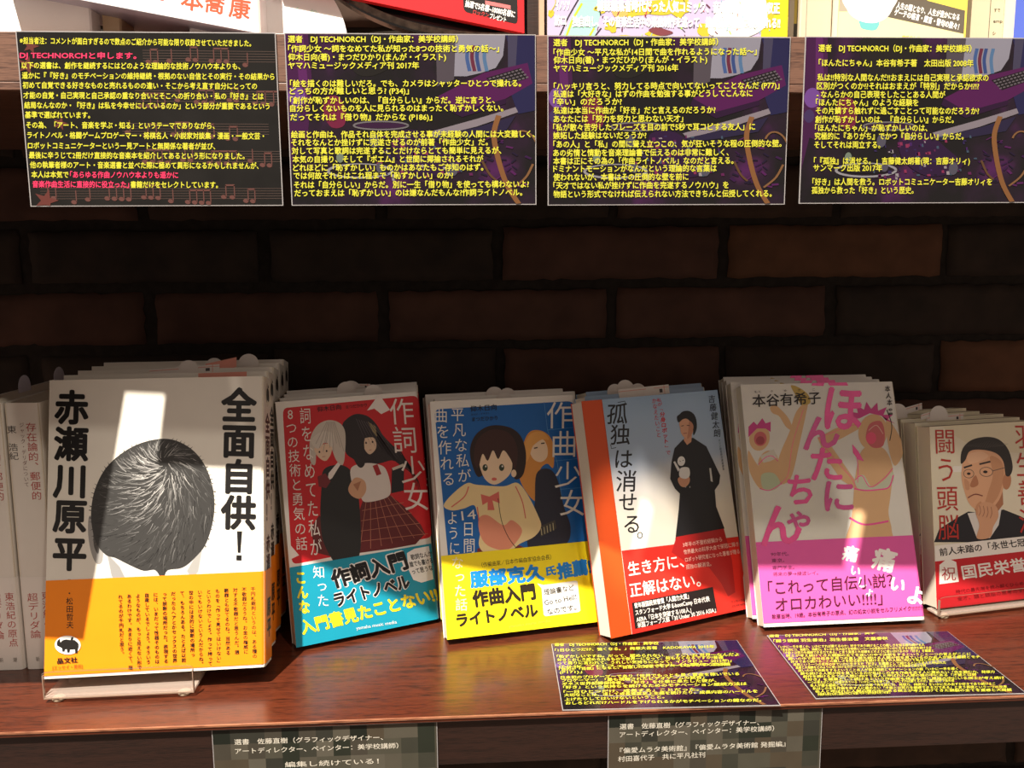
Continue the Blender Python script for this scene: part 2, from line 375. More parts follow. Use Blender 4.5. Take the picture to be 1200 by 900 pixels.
CW, CH = 148, 99.4
def desk_picture(p):
    """Generic printed picture of a music desk: purple drapes, keyboard instrument, cable. Sheet coordinates 0..100 x 0..100."""
    rnd = random.Random(3)
    p.poly([(0, 0), (9, 0), (10, 30), (7, 62), (3, 60), (0, 80)], (49, 17, 51))
    p.poly([(4, 0), (7, 0), (8.5, 34), (5, 44)], (68, 25, 71), same=False)
    p.poly(ell(3.5, 36, 3.4, 6, 0), (86, 53, 113)); p.poly(ell(2.5, 47, 2.2, 4, 0), (49, 36, 71))
    p.poly([(15, 37), (20, 36), (23, 44), (22, 53), (17, 54), (14, 46)], (85, 22, 46), smooth=True)
    p.poly([(24, 0), (48, 0), (46, 14), (34, 24), (26, 20)], (23, 21, 20), smooth=True)
    # curtain and figure of cloth, upper right
    p.poly([(67, 0), (88, 0), (87, 12), (84, 19), (78, 22), (72, 24), (67, 24)], (108, 106, 118))
    p.poly([(60, 0), (68, 0), (67, 26), (60, 30)], (59, 53, 60))
    for x, c in ((73, (48, 68, 109)), (77, (39, 55, 97)), (80, (61, 86, 117)), (75, (77, 30, 46))): p.stroke([(x, 6), (x-.6, 13), (x+.4, 21)], 1.5, c, smooth=True)
    p.poly([(88, 0), (100, 0), (100, 44), (93, 46), (89, 30), (91, 12)], (25, 24, 55), smooth=False)
    p.poly([(89, 0), (93, 0), (92, 22), (89, 24)], (49, 46, 65))
    # instrument with a field of keys
    p.poly([(60, 36), (79, 22), (97, 16), (99, 28), (88, 37), (70, 44)], (60, 16, 59))
    p.poly([(60, 36), (70, 44), (88, 37), (88, 40), (70, 48), (59, 40)], (31, 11, 37))
    p.poly([(80, 25), (94, 19), (97, 25), (85, 31)], (17, 14, 17))
    p.up()
    for j in range(4):
        for i in range(9):
            x = 81+i*1.55+j*0.9; y = 25.2-i*0.68+j*1.5
            p.poly([(x, y), (x+1.0, y-.45), (x+1.3, y+.3), (x+.3, y+.8)], (77, 71, 77), same=True)
    p.poly([(56, 57), (76, 49), (92, 42), (93, 45), (76, 53.5), (58, 60)], (101, 94, 102))
    p.poly([(57, 60), (76, 54), (92, 47), (88, 56), (72, 60), (60, 62)], (28, 23, 46))
    # rings, small lights
    p.ring(37, 53, 11, 2.4, 0.9, (85, 81, 85)); p.poly(ell(37, 53, 10, 1.7), (39, 16, 42))
    p.ring(28, 80, 13, 4, 1.2, (113, 111, 117)); p.poly(ell(28, 79, 11, 3), (20, 14, 23))
    p.poly([(42, 58), (52, 56), (62, 66), (70, 78), (56, 84), (44, 74)], (32, 14, 42), smooth=True)
    p.up()
    for i in range(90):
        x = rnd.uniform(30, 76); y = rnd.uniform(58, 84)
        w = rnd.uniform(.4, 1.5); h = rnd.uniform(.6, 2.2)
        c = rnd.choice([(71, 22, 61), (49, 22, 71), (103, 34, 63), (115, 109, 115), (35, 25, 61), (46, 61, 77), (20, 11, 25)])
        p.poly([(x, y), (x+w, y-.2), (x+w+.3, y+h), (x+.2, y+h)], c, same=True)
    p.up()
    for i in range(26):
        x = rnd.uniform(76, 97); y = rnd.uniform(60, 90); a = rnd.uniform(-1, 1)
        p.stroke([(x, y), (x+3*math.cos(a), y+3*math.sin(a))], rnd.uniform(.5, 1.4), rnd.choice([(62, 20, 65), (40, 14, 51), (23, 14, 35)]), same=True)
    for x, y, r in ((34, 62, 4), (36, 78, 3), (20, 72, 3), (66, 79, 4)): p.poly(ell(x, y, r*.5, r), (86, 97, 86) if x < 30 else (61, 59, 71))
    p.stroke([(85, 47), (83, 58), (84.5, 72), (88, 88), (93, 100)], 2.2, (101, 67, 39), smooth=True)
    p.ring(96, 66, 5, 10, 0.9, (97, 68, 43), -10, -140, 20); p.stroke([(78, 74), (81, 82), (84, 86)], 1.0, (71, 49, 30), smooth=True)
    p.stroke([(99, 76), (96, 84), (91, 90)], 1.0, (97, 68, 43), smooth=True)

def score_picture(p):
    """Charcoal background with groups of printed music notes and leaves."""
    rnd = random.Random(8); c = (84, 54, 50)
    for (x0, x1, y0) in ((48, 100, 10), (44, 100, 33), (38, 96, 52), (44, 100, 68), (4, 100, 90)):
        p.up()
        for k in range(5): p.stroke([(x0, y0+k*1.5), (x1, y0+k*1.5+.3)], 0.35, (66, 54, 50), same=True)
        x = x0+2; p.up()
        while x < x1-7:
            n = rnd.choice([1, 2, 2, 3, 4]); st = rnd.uniform(2.4, 3.4); yy = y0+rnd.uniform(5, 9)
            for i in range(n):
                p.poly(ell(x+i*st, yy+i*.2, 1.1, 1.3, -20, 12), c, same=True); p.stroke([(x+i*st+1, yy), (x+i*st+1, yy-7)], .4, c, same=True)
            if n > 1: p.stroke([(x+.9, yy-7), (x+(n-1)*st+1.2, yy-7)], 1.0, c, same=True)
            x += n*st+rnd.uniform(2, 5)
    for (lx, ly, r) in ((5, 8, 3.4), (3, 19, 4), (6, 97, 5), (14, 52, 3)):
        pts = []
        for k in range(10):
            a = 2*math.pi*k/10; rr = r if k % 2 == 0 else r*.4; pts.append((lx+rr*math.cos(a), ly+rr*1.4*math.sin(a)))
        p.poly(pts, (84, 44, 40))

def comment_card(label, group, quad, lines, kind, off=(0, 0)):
    """Card with laminate; lines = (x0,x1,y,text[,colour]) in a sheet whose corners are quad (bl,br,tr,tl)."""
    t = empty('comment_card'); tag(t, label, 'card', group)
    mb = MB(); mb.box(0, CW, -0.35, 0.25, 0, CH, M_LAM); mb.build('laminate_pouch', t)
    mb = MB(); e = 0.55
    base = {'desk': M_PURPLE, 'score': M_CHAR, 'olive': M_OLIVE}[kind]
    mb.box(e, CW-e, -0.42, -0.3, e, CH-e, base)
    if kind == 'olive':
        rnd = random.Random(len(label)); p = Print(mb, CW, CH, None, (0, -0.42, 0))
        tones = [(70, 68, 58), (78, 74, 64), (54, 54, 46), (36, 40, 32), (62, 58, 50), (84, 80, 70), (70, 62, 50), (46, 46, 40)]
        p.up()
        for j in range(8):
            for i in range(13):
                x0, y0 = e+i*11.2, e+j*11.2
                c = (26, 30, 24) if (i, j) in ((0, 0), (8, 0), (4, 0)) else rnd.choice(tones)
                x1, y1 = min(x0+11.2, CW-e), min(y0+11.2, CH-e)
                if x1 > x0 and y1 > y0: p.poly([(x0, y0), (x1, y0), (x1, y1), (x0, y1)], mat('mosaic_%d_%d_%d' % c, c, rough=0.5, spec=0.3, var=0.06), same=True)
    else:
        p = Print(mb, CW-2*e, CH-2*e, ((0, 100), (100, 100), (100, 0), (0, 0)), (e, -0.42, e), gloss=1)
        (desk_picture if kind == 'desk' else score_picture)(p)
    h0 = p.h+0.03
    q = Print(mb, CW, CH, quad, (0, -0.42, 0), base=h0, gloss=1 if kind != 'olive' else 0)
    for L in lines:
        x0, x1, y, s = L[:4]; c = L[4] if len(L) > 4 else (YEL if kind != 'olive' else (206, 200, 186))
        y0, y1 = y if isinstance(y, tuple) else (y, y)
        hh = L[5] if len(L) > 5 else None
        q.text(s, (x0, y0), (x1, y1), hh or q_h(kind, quad), c, off=0.024 if kind != 'olive' else 0.006, same=True)
    mb.build('printed_sheet', t)
    return t
def q_h(kind, quad): return {'desk': 32, 'score': 30, 'olive': 28}[kind]

HEAD = '選者　DJ TECHNORCH（DJ・作曲家：美学校講師）'
c1 = [(97, 1055, (165, 172), '※担当者注：コメントが面白すぎるので数点のご紹介から可能な限り収録させていただきました。'), (97, 580, 226, 'DJ TECHNORCHと申します。', PNK),
 (105, 1010, 268, '以下の選書は、創作を継続するにはどのような理論的な技術ノウハウ本よりも、'), (107, 1152, 310, '遥かに『『好き』のモチベーションの維持継続・根拠のない自信とその実行・その結果から'),
 (110, 1080, 350, '初めて自覚できる好きなものと売れるものの違い・そこから考え直す自分にとっての'), (113, 1107, 392, '才能の自覚・自己実現と自己承認の重なり合いとそこへの折り合い・私の『好き』とは'),
 (117, 1132, 433, '結局なんなのか・『好き』は私を今幸せにしているのか」という部分が重要であるという'), (120, 390, 473, '基準で選ばれています。'),
 (125, 905, 515, 'その為、「アート、音楽を学ぶ・知る」というテーマでありながら、'), (130, 1110, 557, 'ライトノベル・格闘ゲームプロゲーマー・将棋名人・小説家対談集・漫画・一般文芸・'),
 (133, 908, 600, 'ロボットコミュニケーターという一見アートと無関係な著者が並び、'), (138, 1030, 640, '最後に辛うじて2冊だけ直接的な音楽本を紹介してあるという形になりました。'),
 (142, 1088, 680, '他の執筆者様のアート・音楽選書と並べた際に極めて異形になるかもしれませんが、'), (148, 302, 720, '本人は本気で'), (308, 755, 720, '「あらゆる作曲ノウハウ本よりも遥かに', PNK),
 (153, 552, 760, '音楽作曲生活に直接的に役立った」', PNK), (558, 920, 760, '書籍だけをセレクトしています。')]
c2 = [(38, 740, 160, HEAD), (38, 910, 200, '「作詞少女 ～詞をなめてた私が知った8つの技術と勇気の話～」'), (38, 690, 235, '仰木日向(著)・まつだひかり(まんが・イラスト)'), (38, 578, 270, 'ヤマハミュージックメディア刊 2017年'),
 (45, 1000, 345, '「絵を描くのは難しいだろ。でも、カメラはシャッターひとつで撮れる。'), (43, 535, 376, 'どっちの方が難しいと思う? (P34)」'), (45, 890, 415, '「創作が恥ずかしいのは、『自分らしい』からだ。逆に言うと、'),
 (45, 925, 448, '自分らしくないものを人に見られるのはまったく恥ずかしくない。'), (45, 630, 485, 'だってそれは『借り物』だからな (P186)」'), (48, 1055, 557, '絵画と作曲は、作品それ自体を完成させる事が未経験の人間には大変難しく、'),
 (48, 860, 590, 'それをなんとか挫けずに完遂させるのが前著「作曲少女」だ。'), (50, 915, 625, '対して写真と歌詞は完遂することだけならとても簡単に見えるが、'), (53, 840, 660, '本気の自撮り、そして『ポエム』と世間に揶揄されるそれが'),
 (55, 840, 695, 'どれほどに「恥ずかしい」ものかはあなたもご存知のはず。'), (57, 715, 728, 'では何故それらはこれ程まで「恥ずかしい」のか?'), (58, 1028, 766, 'それは「自分らしい」からだ。別に一生「借り物」を使っても構わないよ?'), (60, 1000, 800, 'だっておまえは「恥ずかしい」のは嫌なんだもんな?作詞ライトノベル。')]
c3 = [(62, 745, 170, HEAD), (62, 905, 210, '「作曲少女 ～平凡な私が14日間で曲を作れるようになった話～」'), (62, 700, 242, '仰木日向(著)・まつだひかり(まんが・イラスト)'), (62, 580, 276, 'ヤマハミュージックメディア刊 2016年'),
 (62, 1000, 350, '「ハッキリ言うと、努力してる時点で向いてないってことなんだ (P77)」'), (60, 888, 382, '私達は「大好きな」はずの作曲を勉強する事がどうしてこんなに'), (60, 345, 414, '「辛い」のだろうか?'), (60, 735, 450, '私達は本当に作曲が「好き」だと言えるのだろうか?'),
 (60, 600, 485, 'あなたには「努力を努力と思わない天才」'), (58, 900, 520, '「私が散々苦労したフレーズを目の前で5秒で耳コピする友人」に'), (58, 447, 554, '嫉妬した経験はないだろうか?'), (58, 1010, 590, '「あの人」と「私」の間に聳え立つこの、気が狂いそうな程の圧倒的な壁。'),
 (57, 790, 626, 'あの劣情と情動を音楽理論書で伝えるのは非常に難しく、'), (57, 810, 660, '本書は正にその為の「作曲ライトノベル」なのだと言える。'), (57, 740, 692, 'ドミナントモーションがなんだという理論的な言葉は'), (57, 622, 727, '使われないが、本書はその圧倒的な壁を前に'),
 (57, 790, 762, '「天才ではない私が挫けずに作曲を完遂するノウハウ」を'), (57, 970, 798, '物語という形式でなければ伝えられない方法できちんと伝授してくれる。')]
c4 = [(208, 875, 190, HEAD), (210, 885, 250, '「ほんたにちゃん」本谷有希子著　太田出版 2008年'), (205, 953, 310, '私は!!特別な人間なんだ!!おまえには自己実現と承認欲求の'), (203, 912, 345, '区別がつくのか!?それはおまえが「特別」だからか!?!?'),
 (203, 765, 380, '- なんらかの自己表現をしたことある人間が'), (200, 648, 413, '「ほんたにちゃん」のような経験を'), (200, 915, 447, 'その片鱗すら触れずに過ごすことって可能なのだろうか?'), (198, 805, 483, '創作が恥ずかしいのは、『自分らしい』からだ。'),
 (198, 690, 518, '「ほんたにちゃん」が恥ずかしいのは、'), (197, 850, 552, '究極的に『ありがち』でかつ『自分らしい』からだ。'), (195, 485, 588, 'そしてそれは両立する。'), (195, 880, 655, '「『孤独』は消せる。」吉藤健太朗著(現：吉藤オリィ)'),
 (193, 495, 684, 'サンマーク出版 2017年'), (190, 980, 742, '「好き」は人間を救う。ロボットコミュニケーター吉藤オリィを'), (187, 635, 777, '孤独から救った「好き」という歴史。')]
HANG = 'comment cards taped along the upper shelf'
def hang(t, x, ztop, tilt=0.0, y=-0.5, rz=0):
    t.location = Vector((x, y, ztop-CH))*S; t.rotation_euler = (R(tilt), 0, R(rz))
hang(comment_card('charcoal comment card with music notes, yellow and pink lettering, leftmost on upper shelf', HANG, ((145, 853), (1190, 845), (1155, 127), (78, 125)), c1, 'score'), -257.5, 433)
hang(comment_card('purple comment card hanging above the red book, about lyric writing', HANG, ((48, 852), (1058, 852), (1063, 141), (22, 133)), c2, 'desk'), -104.5, 433)
hang(comment_card('purple comment card hanging above the orange-edged sky-blue book, about composing', HANG, ((33, 845), (1025, 845), (1047, 152), (38, 140)), c3, 'desk'), 50.5, 432.5)
hang(comment_card('purple comment card hanging rightmost on upper shelf, cut by the frame', HANG, ((133, 833), (1145, 830), (1180, 145), (152, 142)), c4, 'desk'), 207.5, 433)

# unseen neighbour further left along the same edge: a tall notice whose shade falls on the left books
def notice():
    t = empty('unseen_shade_sheet', (-463, -0.8, 433-270)); t.rotation_euler = (0, R(2.0), 0); t.location += Vector((-10, 0, 3))*S; tag(t, 'unseen tall charcoal sheet left of all the comment cards, shading the left books', 'card')
    mb = MB(); mb.box(0, 182, -0.3, 0.2, 0, 270, M_LAM); mb.build('laminate_pouch', t)
    mb = MB(); mb.box(1, 181, -0.38, -0.25, 1, 269, M_CHAR); mb.build('printed_sheet', t)
notice()

f1 = [(33, 585, (105, 100), HEAD[:-3]), (35, 870, (133, 118), '「1日ひとつだけ、強くなる。」梅原大吾著　KADOKAWA 2015年'), (45, 990, (165, 158), '「恥ずかしいですね。だって、認められない……すごいね 世界一なんだよ'), (48, 910, (183, 172), '好きとおしろ認められるもので世界一になって、何もなくなるですか?普通'),
 (50, 950, (200, 188), 'って周りに言われて、うれしい気持ちになって、インタビュー 2015年)」'), (55, 945, (217, 205), '(NHK プロフェッショナル 仕事の流儀'), (57, 905, (231, 205), '「目的が『目標』になると、目標した時点でモチベーションがなくなる'), (60, 180, (246, 243), '(P171)」'),
 (65, 985, (272, 252), '日本初のプロゲーマーであり「世界でもっとも長く賞金を稼いでいる'), (70, 810, (288, 270), 'プロゲーマー」「最も視聴されたビデオゲームの試合」'), (73, 870, (305, 285), 'ギネス世界記録保持者。「好き」を仕事に果たした彼が、'), (78, 1020, (322, 300), '「好き」という気持ちを続けるためのモチベーション継続方法は'),
 (80, 780, (345, 328), '「一日ひとつだけ、成長する」ことだった。'), (83, 1070, (361, 336), '大切なことは、決して成長速度至上主義を続けたり、成長内容のハードルを'), (85, 605, (382, 366), '上げたりしてはいけないということ。'), (90, 1085, (401, 378), 'おしろどれだけハードルを下げられるかがモチベーションの鍵なのだ。')]
f2 = [(70, 545, (100, 84), HEAD[:-4]), (90, 600, (122, 108), '「闘う頭脳 羽生善治」羽生善治著　文藝春秋')]
_b = ['「いかに一手を導くか。いかにすれば勝てるのか」', '「先を読む力、発想力、持続力」をいかに生み出すか', '「才能とは努力を継続できる力である」と言う', '棋士が考え続けてきた頭脳の全てを', '闘いの中で自分自身を見つめ直し', '好きであり続けることの難しさを知る',
      '将棋という一つの世界の中でいかに生きるか', '直感と大局観をどのように使い分けるのか', '迷いの中で決断をするということ', '勝ち続ける人間が何を見ているのか', '創作を続ける全ての人間に向けて', '『好き』を職業として続けるという', '一つの答えがここには書かれている',
      '名人が語る継続とモチベーションの話', '私はこの本を作曲を志す人に薦めたい', '名人と呼ばれた人間の頭の中にある', '作曲家も棋士も同じ孤独の中にいる']
for i, s_ in enumerate(_b):
    k = i/(len(_b)-1); y = 142+k*206
    f2.append((112+165*k, (760, 790, 800, 960, 1000, 820, 850, 760, 900, 1060, 980, 1100, 880, 1060, 1110, 1130, 600)[i], (y+6, y-6), s_+_b[(i+5) % 17]+('' if i > 15 else _b[(i+9) % 17])[:6+i % 5], YEL, 13))
def lay(t, x, y, rz, z=0.6):
    t.location = Vector((x, y, z))*S; t.rotation_euler = (R(-90), 0, R(rz))
LAID = 'comment cards lying on the lower shelf'
for L in range(len(f1)): f1[L] = f1[L]+(YEL, 17)
f2[0] += (YEL, 14); f2[1] += (YEL, 15)
lay(comment_card('purple comment card lying flat in front of the sky-blue book', LAID, ((73, 433), (1178, 400), (985, 85), (16, 98)), f1, 'desk'), 60, 1.5, -1.5)
lay(comment_card('purple comment card lying flat in front of the pink-banded book', LAID, ((268, 370), (1195, 342), (865, 75), (62, 95)), f2, 'desk'), 235, 4.5, -1.2)

g1 = [(188, 820, (220, 201), '選書　佐藤直樹（グラフィックデザイナー、'), (190, 885, (263, 240), 'アートディレクター、ペインター：美学校講師）'), (400, 800, (327, 312), '編集し続けている！')]
g2 = [(172, 765, (149, 151), '選書　佐藤直樹（グラフィックデザイナー、'), (172, 830, (187, 181), 'アートディレクター、ペインター：美学校講師）'), (175, 880, (261, 256), '『偏愛ムラタ美術館』『偏愛ムラタ美術館 発掘編』'), (168, 535, (300, 293), '村田喜代子　共に平凡社刊')]
GREY = 'grey mosaic cards on the lower shelf edge'
hang(comment_card('grey mosaic comment card below the red book on lower shelf edge', GREY, ((110, 800), (1050, 760), (1053, 122), (92, 155)), g1, 'olive'), -172, -3.0, y=2.1)
hang(comment_card('grey mosaic comment card below the sky-blue book on lower shelf edge', GREY, ((130, 700), (1018, 700), (1042, 73), (122, 78)), g2, 'olive'), 91, -1.5, y=2.1)
#BOOKS
# ------------------------------------------------------------------ books
WHITE = (236, 232, 224)
def pose(o, yaw, lean, roll=0):
    yaw, lean, roll = R(yaw), R(lean), R(roll)
    u = Vector((math.cos(yaw), math.sin(yaw), 0)); back = Vector((-math.sin(yaw), math.cos(yaw), 0))
    v = Vector((0, 0, math.cos(lean)))+back*math.sin(lean)
    u2 = math.cos(roll)*u+math.sin(roll)*v; v2 = -math.sin(roll)*u+math.cos(roll)*v
    M = Matrix((u2, -u2.cross(v2), v2)).transposed().to_4x4(); M.translation = Vector(o)*S
    return M, back

def book(name, label, cat, group, W, H, T, cover, front=None, spine=None, quad=None, band=None, bandart=None, bandspine=None, pages=None, stiff=0.6, spine_mat=None, sheet=None, cover_name='cover'):
    """A bound book: front face in the x-z plane facing -y, spine at x = W, fore-edge at x = 0. Cover folds round the page block."""
    t = empty(name); tag(t, label, cat, group)
    mb = MB(); pg = pages or M_PAGE
    mb.box(0.6, W-stiff, stiff, T-stiff, 0.5, H-0.5, pg); mb.build('page_block', t)
    mb = MB(); rd = min(3.0, T*0.2); c = stiff
    # cover outline seen from above, wrapped round the spine with rounded corners
    out = [(0, 0), (W-rd, 0)]+[(W-rd+rd*math.sin(a), rd-rd*math.cos(a)) for a in np.linspace(0.3, math.pi/2, 4)]
    out += [(W-rd+rd*math.cos(a), T-rd+rd*math.sin(a)) for a in np.linspace(0, math.pi/2-0.3, 4)]+[(W-rd, T), (0, T)]
    inn = [(0, T-c), (W-rd, T-c), (W-c, T-rd), (W-c, rd), (W-rd, c), (0, c)]
    mb.prism([p for p in out+inn], 0, H, cover, axis='z')
    if front: front(Print(mb, W, H, quad))
    if spine: spine(Print(mb, T-1, H, None, (W, 0.5, 0), (0, 1, 0), (0, 0, 1), (1, 0, 0)))
    mb.build(cover_name, t)
    if band:
        hb, bm_ = band[:2]; e = 0.35; mb = MB()
        pts = [(-e*0, -e), (W-rd, -e)]+[(W-rd+(rd+e)*math.sin(a), rd-(rd+e)*math.cos(a)) for a in np.linspace(0.3, math.pi/2, 4)]
        pts += [(W-rd+(rd+e)*math.cos(a), T-rd+(rd+e)*math.sin(a)) for a in np.linspace(0, math.pi/2-0.3, 4)]+[(W-rd, T+e), (0, T+e)]
        n = len(pts); z0 = band[2] if len(band) > 2 else 0.0
        hl, hr = hb if isinstance(hb, tuple) else (hb, hb)
        mb.add([(x, y, z0) for x, y in pts]+[(x, y, hl+(hr-hl)*min(x/W, 1)) for x, y in pts], [(i, i+1, n+i+1, n+i) for i in range(n-1)], bm_)
        if bandart: bandart(Print(mb, W, H, quad, base=e+0.04))
        if bandspine: bandspine(Print(mb, T-1, H, None, (W+e, 0.5, 0), (0, 1, 0), (0, 0, 1), (1, 0, 0)))
        mb.build('belly_band', t)
    return t
def kids(o): return [c for c in bpy.data.objects if c.parent == o]
def place(t, o, yaw, lean, roll=0): M, b = pose(o, yaw, lean, roll); t.matrix_world = M; return b
def dup(t, label, M):
    r = t.copy(); COL.objects.link(r); r['label'] = label; r.matrix_world = M
    for ch in kids(t):
        c = ch.copy(); COL.objects.link(c); c.parent = r; c.matrix_parent_inverse = Matrix()
    return r
def stack(t, labels, o, yaw, lean, T, shifts, gap=1.6):
    """Copies standing behind t, leaning on one another."""
    place(t, o, yaw, lean); res = [t]
    for k, (lb, sx) in enumerate(zip(labels, shifts), 1):
        M, back = pose(o, yaw, lean)
        u = Vector((math.cos(R(yaw)), math.sin(R(yaw)), 0))
        M.translation = (Vector(o)+back*(k*(T+gap)/math.cos(R(lean)))+u*sx)*S
        res.append(dup(t, lb, M))
    return res

# ---- white essay book with the back of a head
def art_head(p):
    rnd = random.Random(2)
    hair = catmull([(193, 514), (166, 518), (142, 530), (121, 550), (109, 575), (105, 600), (107, 622), (113, 640), (124, 652), (135, 655), (150, 662), (168, 669), (182, 668), (191, 680), (196, 668), (214, 664), (230, 650), (241, 634), (248, 608), (249, 584), (244, 560), (233, 538), (216, 522)], 5)
    p.poly([(108, 620), (116, 650), (121, 672), (127, 690), (160, 691), (200, 688), (226, 681), (234, 668), (238, 650), (246, 620)], (196, 194, 190))
    p.poly([(125, 650), (131, 676), (140, 690), (152, 688), (140, 665)], (150, 148, 146)); p.poly([(236, 640), (232, 668), (225, 678), (219, 668), (226, 655)], (160, 158, 154))
    p.poly([(104, 606), (102, 625), (106, 648), (113, 662), (120, 657), (118, 625)], (150, 147, 144), smooth=True); p.poly([(109, 615), (109, 640), (115, 650), (115, 625)], (84, 82, 80), smooth=True)
    p.poly([(246, 600), (251, 622), (249, 640), (243, 650), (241, 632)], (206, 204, 200), smooth=True)
    p.poly(hair, (56, 55, 54))
    hp = np.array(hair)
    def inside(x, y):
        r = False; j = len(hp)-1
        for i in range(len(hp)):
            if (hp[i, 1] > y) != (hp[j, 1] > y) and x < (hp[j, 0]-hp[i, 0])*(y-hp[i, 1])/(hp[j, 1]-hp[i, 1])+hp[i, 0]: r = not r
            j = i
        return r
    cx, cy = 190, 541
    greys = [(34, 33, 33), (54, 53, 52), (78, 77, 76), (104, 103, 101), (134, 132, 130), (166, 164, 161), (196, 194, 190)]
    for lay_ in range(5):
        p.up()
        for i in range(420):
            a = rnd.uniform(0, 2*math.pi); rr = 4+118*rnd.random()**0.7
            x, y = cx+rr*math.cos(a), cy+rr*math.sin(a)*1.05
            if not inside(x, y): continue
            ln = rnd.uniform(9, 22); a2 = a+0.55+rnd.gauss(0, .22)
            pts = [(x, y)]
            for k in range(3):
                pts.append((pts[-1][0]+ln/3*math.cos(a2), pts[-1][1]+ln/3*math.sin(a2))); a2 += 0.12*(1 if math.cos(a) < 0 else -1)+(0.10 if math.sin(a) < .3 else 0)
            if not inside(*pts[-1]): pts = pts[:2]
            if not inside(*pts[-1]): continue
            # lit patch painted into the greys round the crown, darker sides and nape
            sh = math.exp(-((x-178)/42)**2-((y-560)/58)**2)*4.2+rnd.gauss(0, 1.0)+0.7
            g = greys[int(min(6, max(0, sh+0.5)))]
            p.stroke(pts, rnd.uniform(0.5, 1.2), g, same=True, taper=True)
    p.up()
    for i in range(110):
        a = rnd.uniform(math.pi, 2*math.pi); k = rnd.randrange(len(hp)); x, y = hp[k]
        if y > 640: continue
        d = math.atan2(y-585, x-178)+rnd.gauss(0.3, .3)
        p.stroke([(x, y), (x+3*math.cos(d), y+3*math.sin(d))], 0.7, (44, 43, 42), same=True, taper=True)
    BK = (26, 24, 24)
    for t, pts in (('赤瀬川原平', [(79, 479), (79.5, 522), (80, 565.5), (80.5, 607), (81, 651)]), ('全面自供', [(275, 472.5), (276, 514), (276.5, 556), (277.5, 598)])):
        p.up()
        for ch, q in zip(t, pts): p.glyph(ch, q, 41, 41.5, BK, off=0.036, same=True)
    p.poly([(276, 620), (282, 620), (280.6, 645), (277.4, 645)], BK); p.poly([(276, 648), (282, 648), (282, 654), (276, 654)], BK)
    p.vtext('聞き手', (81.5, 681), (82, 693), 4, BK, off=0.01)
def art_head_band(p):
    OR = (250, 140, 18); BK = (40, 26, 20)
    p.vtext('・松田哲夫', (82, 693), (84, 739), 8.6, BK, off=0.008)
    cols = ['千円札裁判というのは、ある種の', '不敬罪だろうね。お金の権威に', '対する不敬罪だと思うんだ。猥', '褻罪とも似てるのね。当然ある', 'ものを「作って見せてはいけない」', 'というわけでしょう。作って持って', 'いてもいけないというんだからね。', '世の中には法的に禁断の場所っ', 'て、もちろんある。たとえば以前', 'だったらヘアとかセックスの世界', 'って禁断の場所だった。表現する', 'には、いまだって性器そのものは', '自粛しているでしょう。そういう', 'ようなものが、もっと見えない形で', 'あるわけです。あまりに近くて、隠', 'れてるのが千円札だと思う。']
    for i, c in enumerate(cols):
        k = i/15; x = 297-154*k; y0 = 684+13*k; pit = 5.55
        p.vtext(c, (x-1, y0), (x+3, y0+pit*len(c)), 5.5, BK, off=0.02)
    p.poly(ell(82, 758, 15.2, 11), (240, 238, 232))
    rh = [(69, 757), (70, 753), (72.5, 751), (73.5, 755), (76, 752.5), (80, 751.5), (85, 752), (90, 752), (94, 755), (95, 760), (94, 764), (93.4, 767), (91, 767), (90.6, 763), (85, 763.5), (84.5, 767), (82, 767), (81, 763), (79, 763.5), (78.6, 766), (76, 766), (75.5, 762), (72.5, 760.5), (70, 759.5)]
    p.poly(rh, (30, 28, 26)); p.poly([(85, 752.5), (86, 749), (88.6, 748), (88, 752.5)], (30, 28, 26)); p.stroke([(94.4, 756), (96, 760)], .6, (30, 28, 26))
    p.text('晶文社', (70, 777), (94, 774.5), 7, BK, off=0.03); p.text('[エッセイ・美術]', (65, 785), (100, 782), 5.6, (200, 70, 30), off=0.004)
def spine_head(p):
    p.poly(ell(p.W/2, 13, 7.2, 9), (214, 206, 190)); p.poly([(9, 14), (11, 9), (15, 8), (19, 10), (20, 16), (17, 18), (13, 17), (11, 19)], (34, 32, 30), smooth=True)
    p.poly([(14, 8), (16, 5), (19, 7)], (34, 32, 30))
    BK = (26, 24, 24)
    p.vtext('全面自供！', (p.W/2, 26), (p.W/2, 108), 16, BK, off=0.034); p.vtext('赤瀬川', (p.W/2, 116), (p.W/2, 158), 14, BK, off=0.034)
def spine_head_band(p): p.vtext('原平', (p.W/2, 161), (p.W/2, 191), 14, (26, 24, 24), off=0.034)
T1 = 27
OR_ = (250, 140, 18)
t = book('essay_book', 'white essay book with back of a head photo and orange band, frontmost of its pile', 'book', 'white head books', 150, 209, T1, ink((228, 222, 210)), art_head, spine_head, ((55, 799), (312, 777), (303, 438), (52, 448)), ((67.5, 67.5), ink(OR_), 2.2), art_head_band, spine_head_band)
HEADS = stack(t, ['white head book directly behind the front copy on the clear stand', 'third white head book from the front, spine showing', 'fourth white head book from the front, only spine sliver showing', 'rearmost white head book at the back of its pile'], (-297.6, 43.1, 14.3), 2.8, 13, T1-0.6, (-2, -3, -3.5, -4.5))

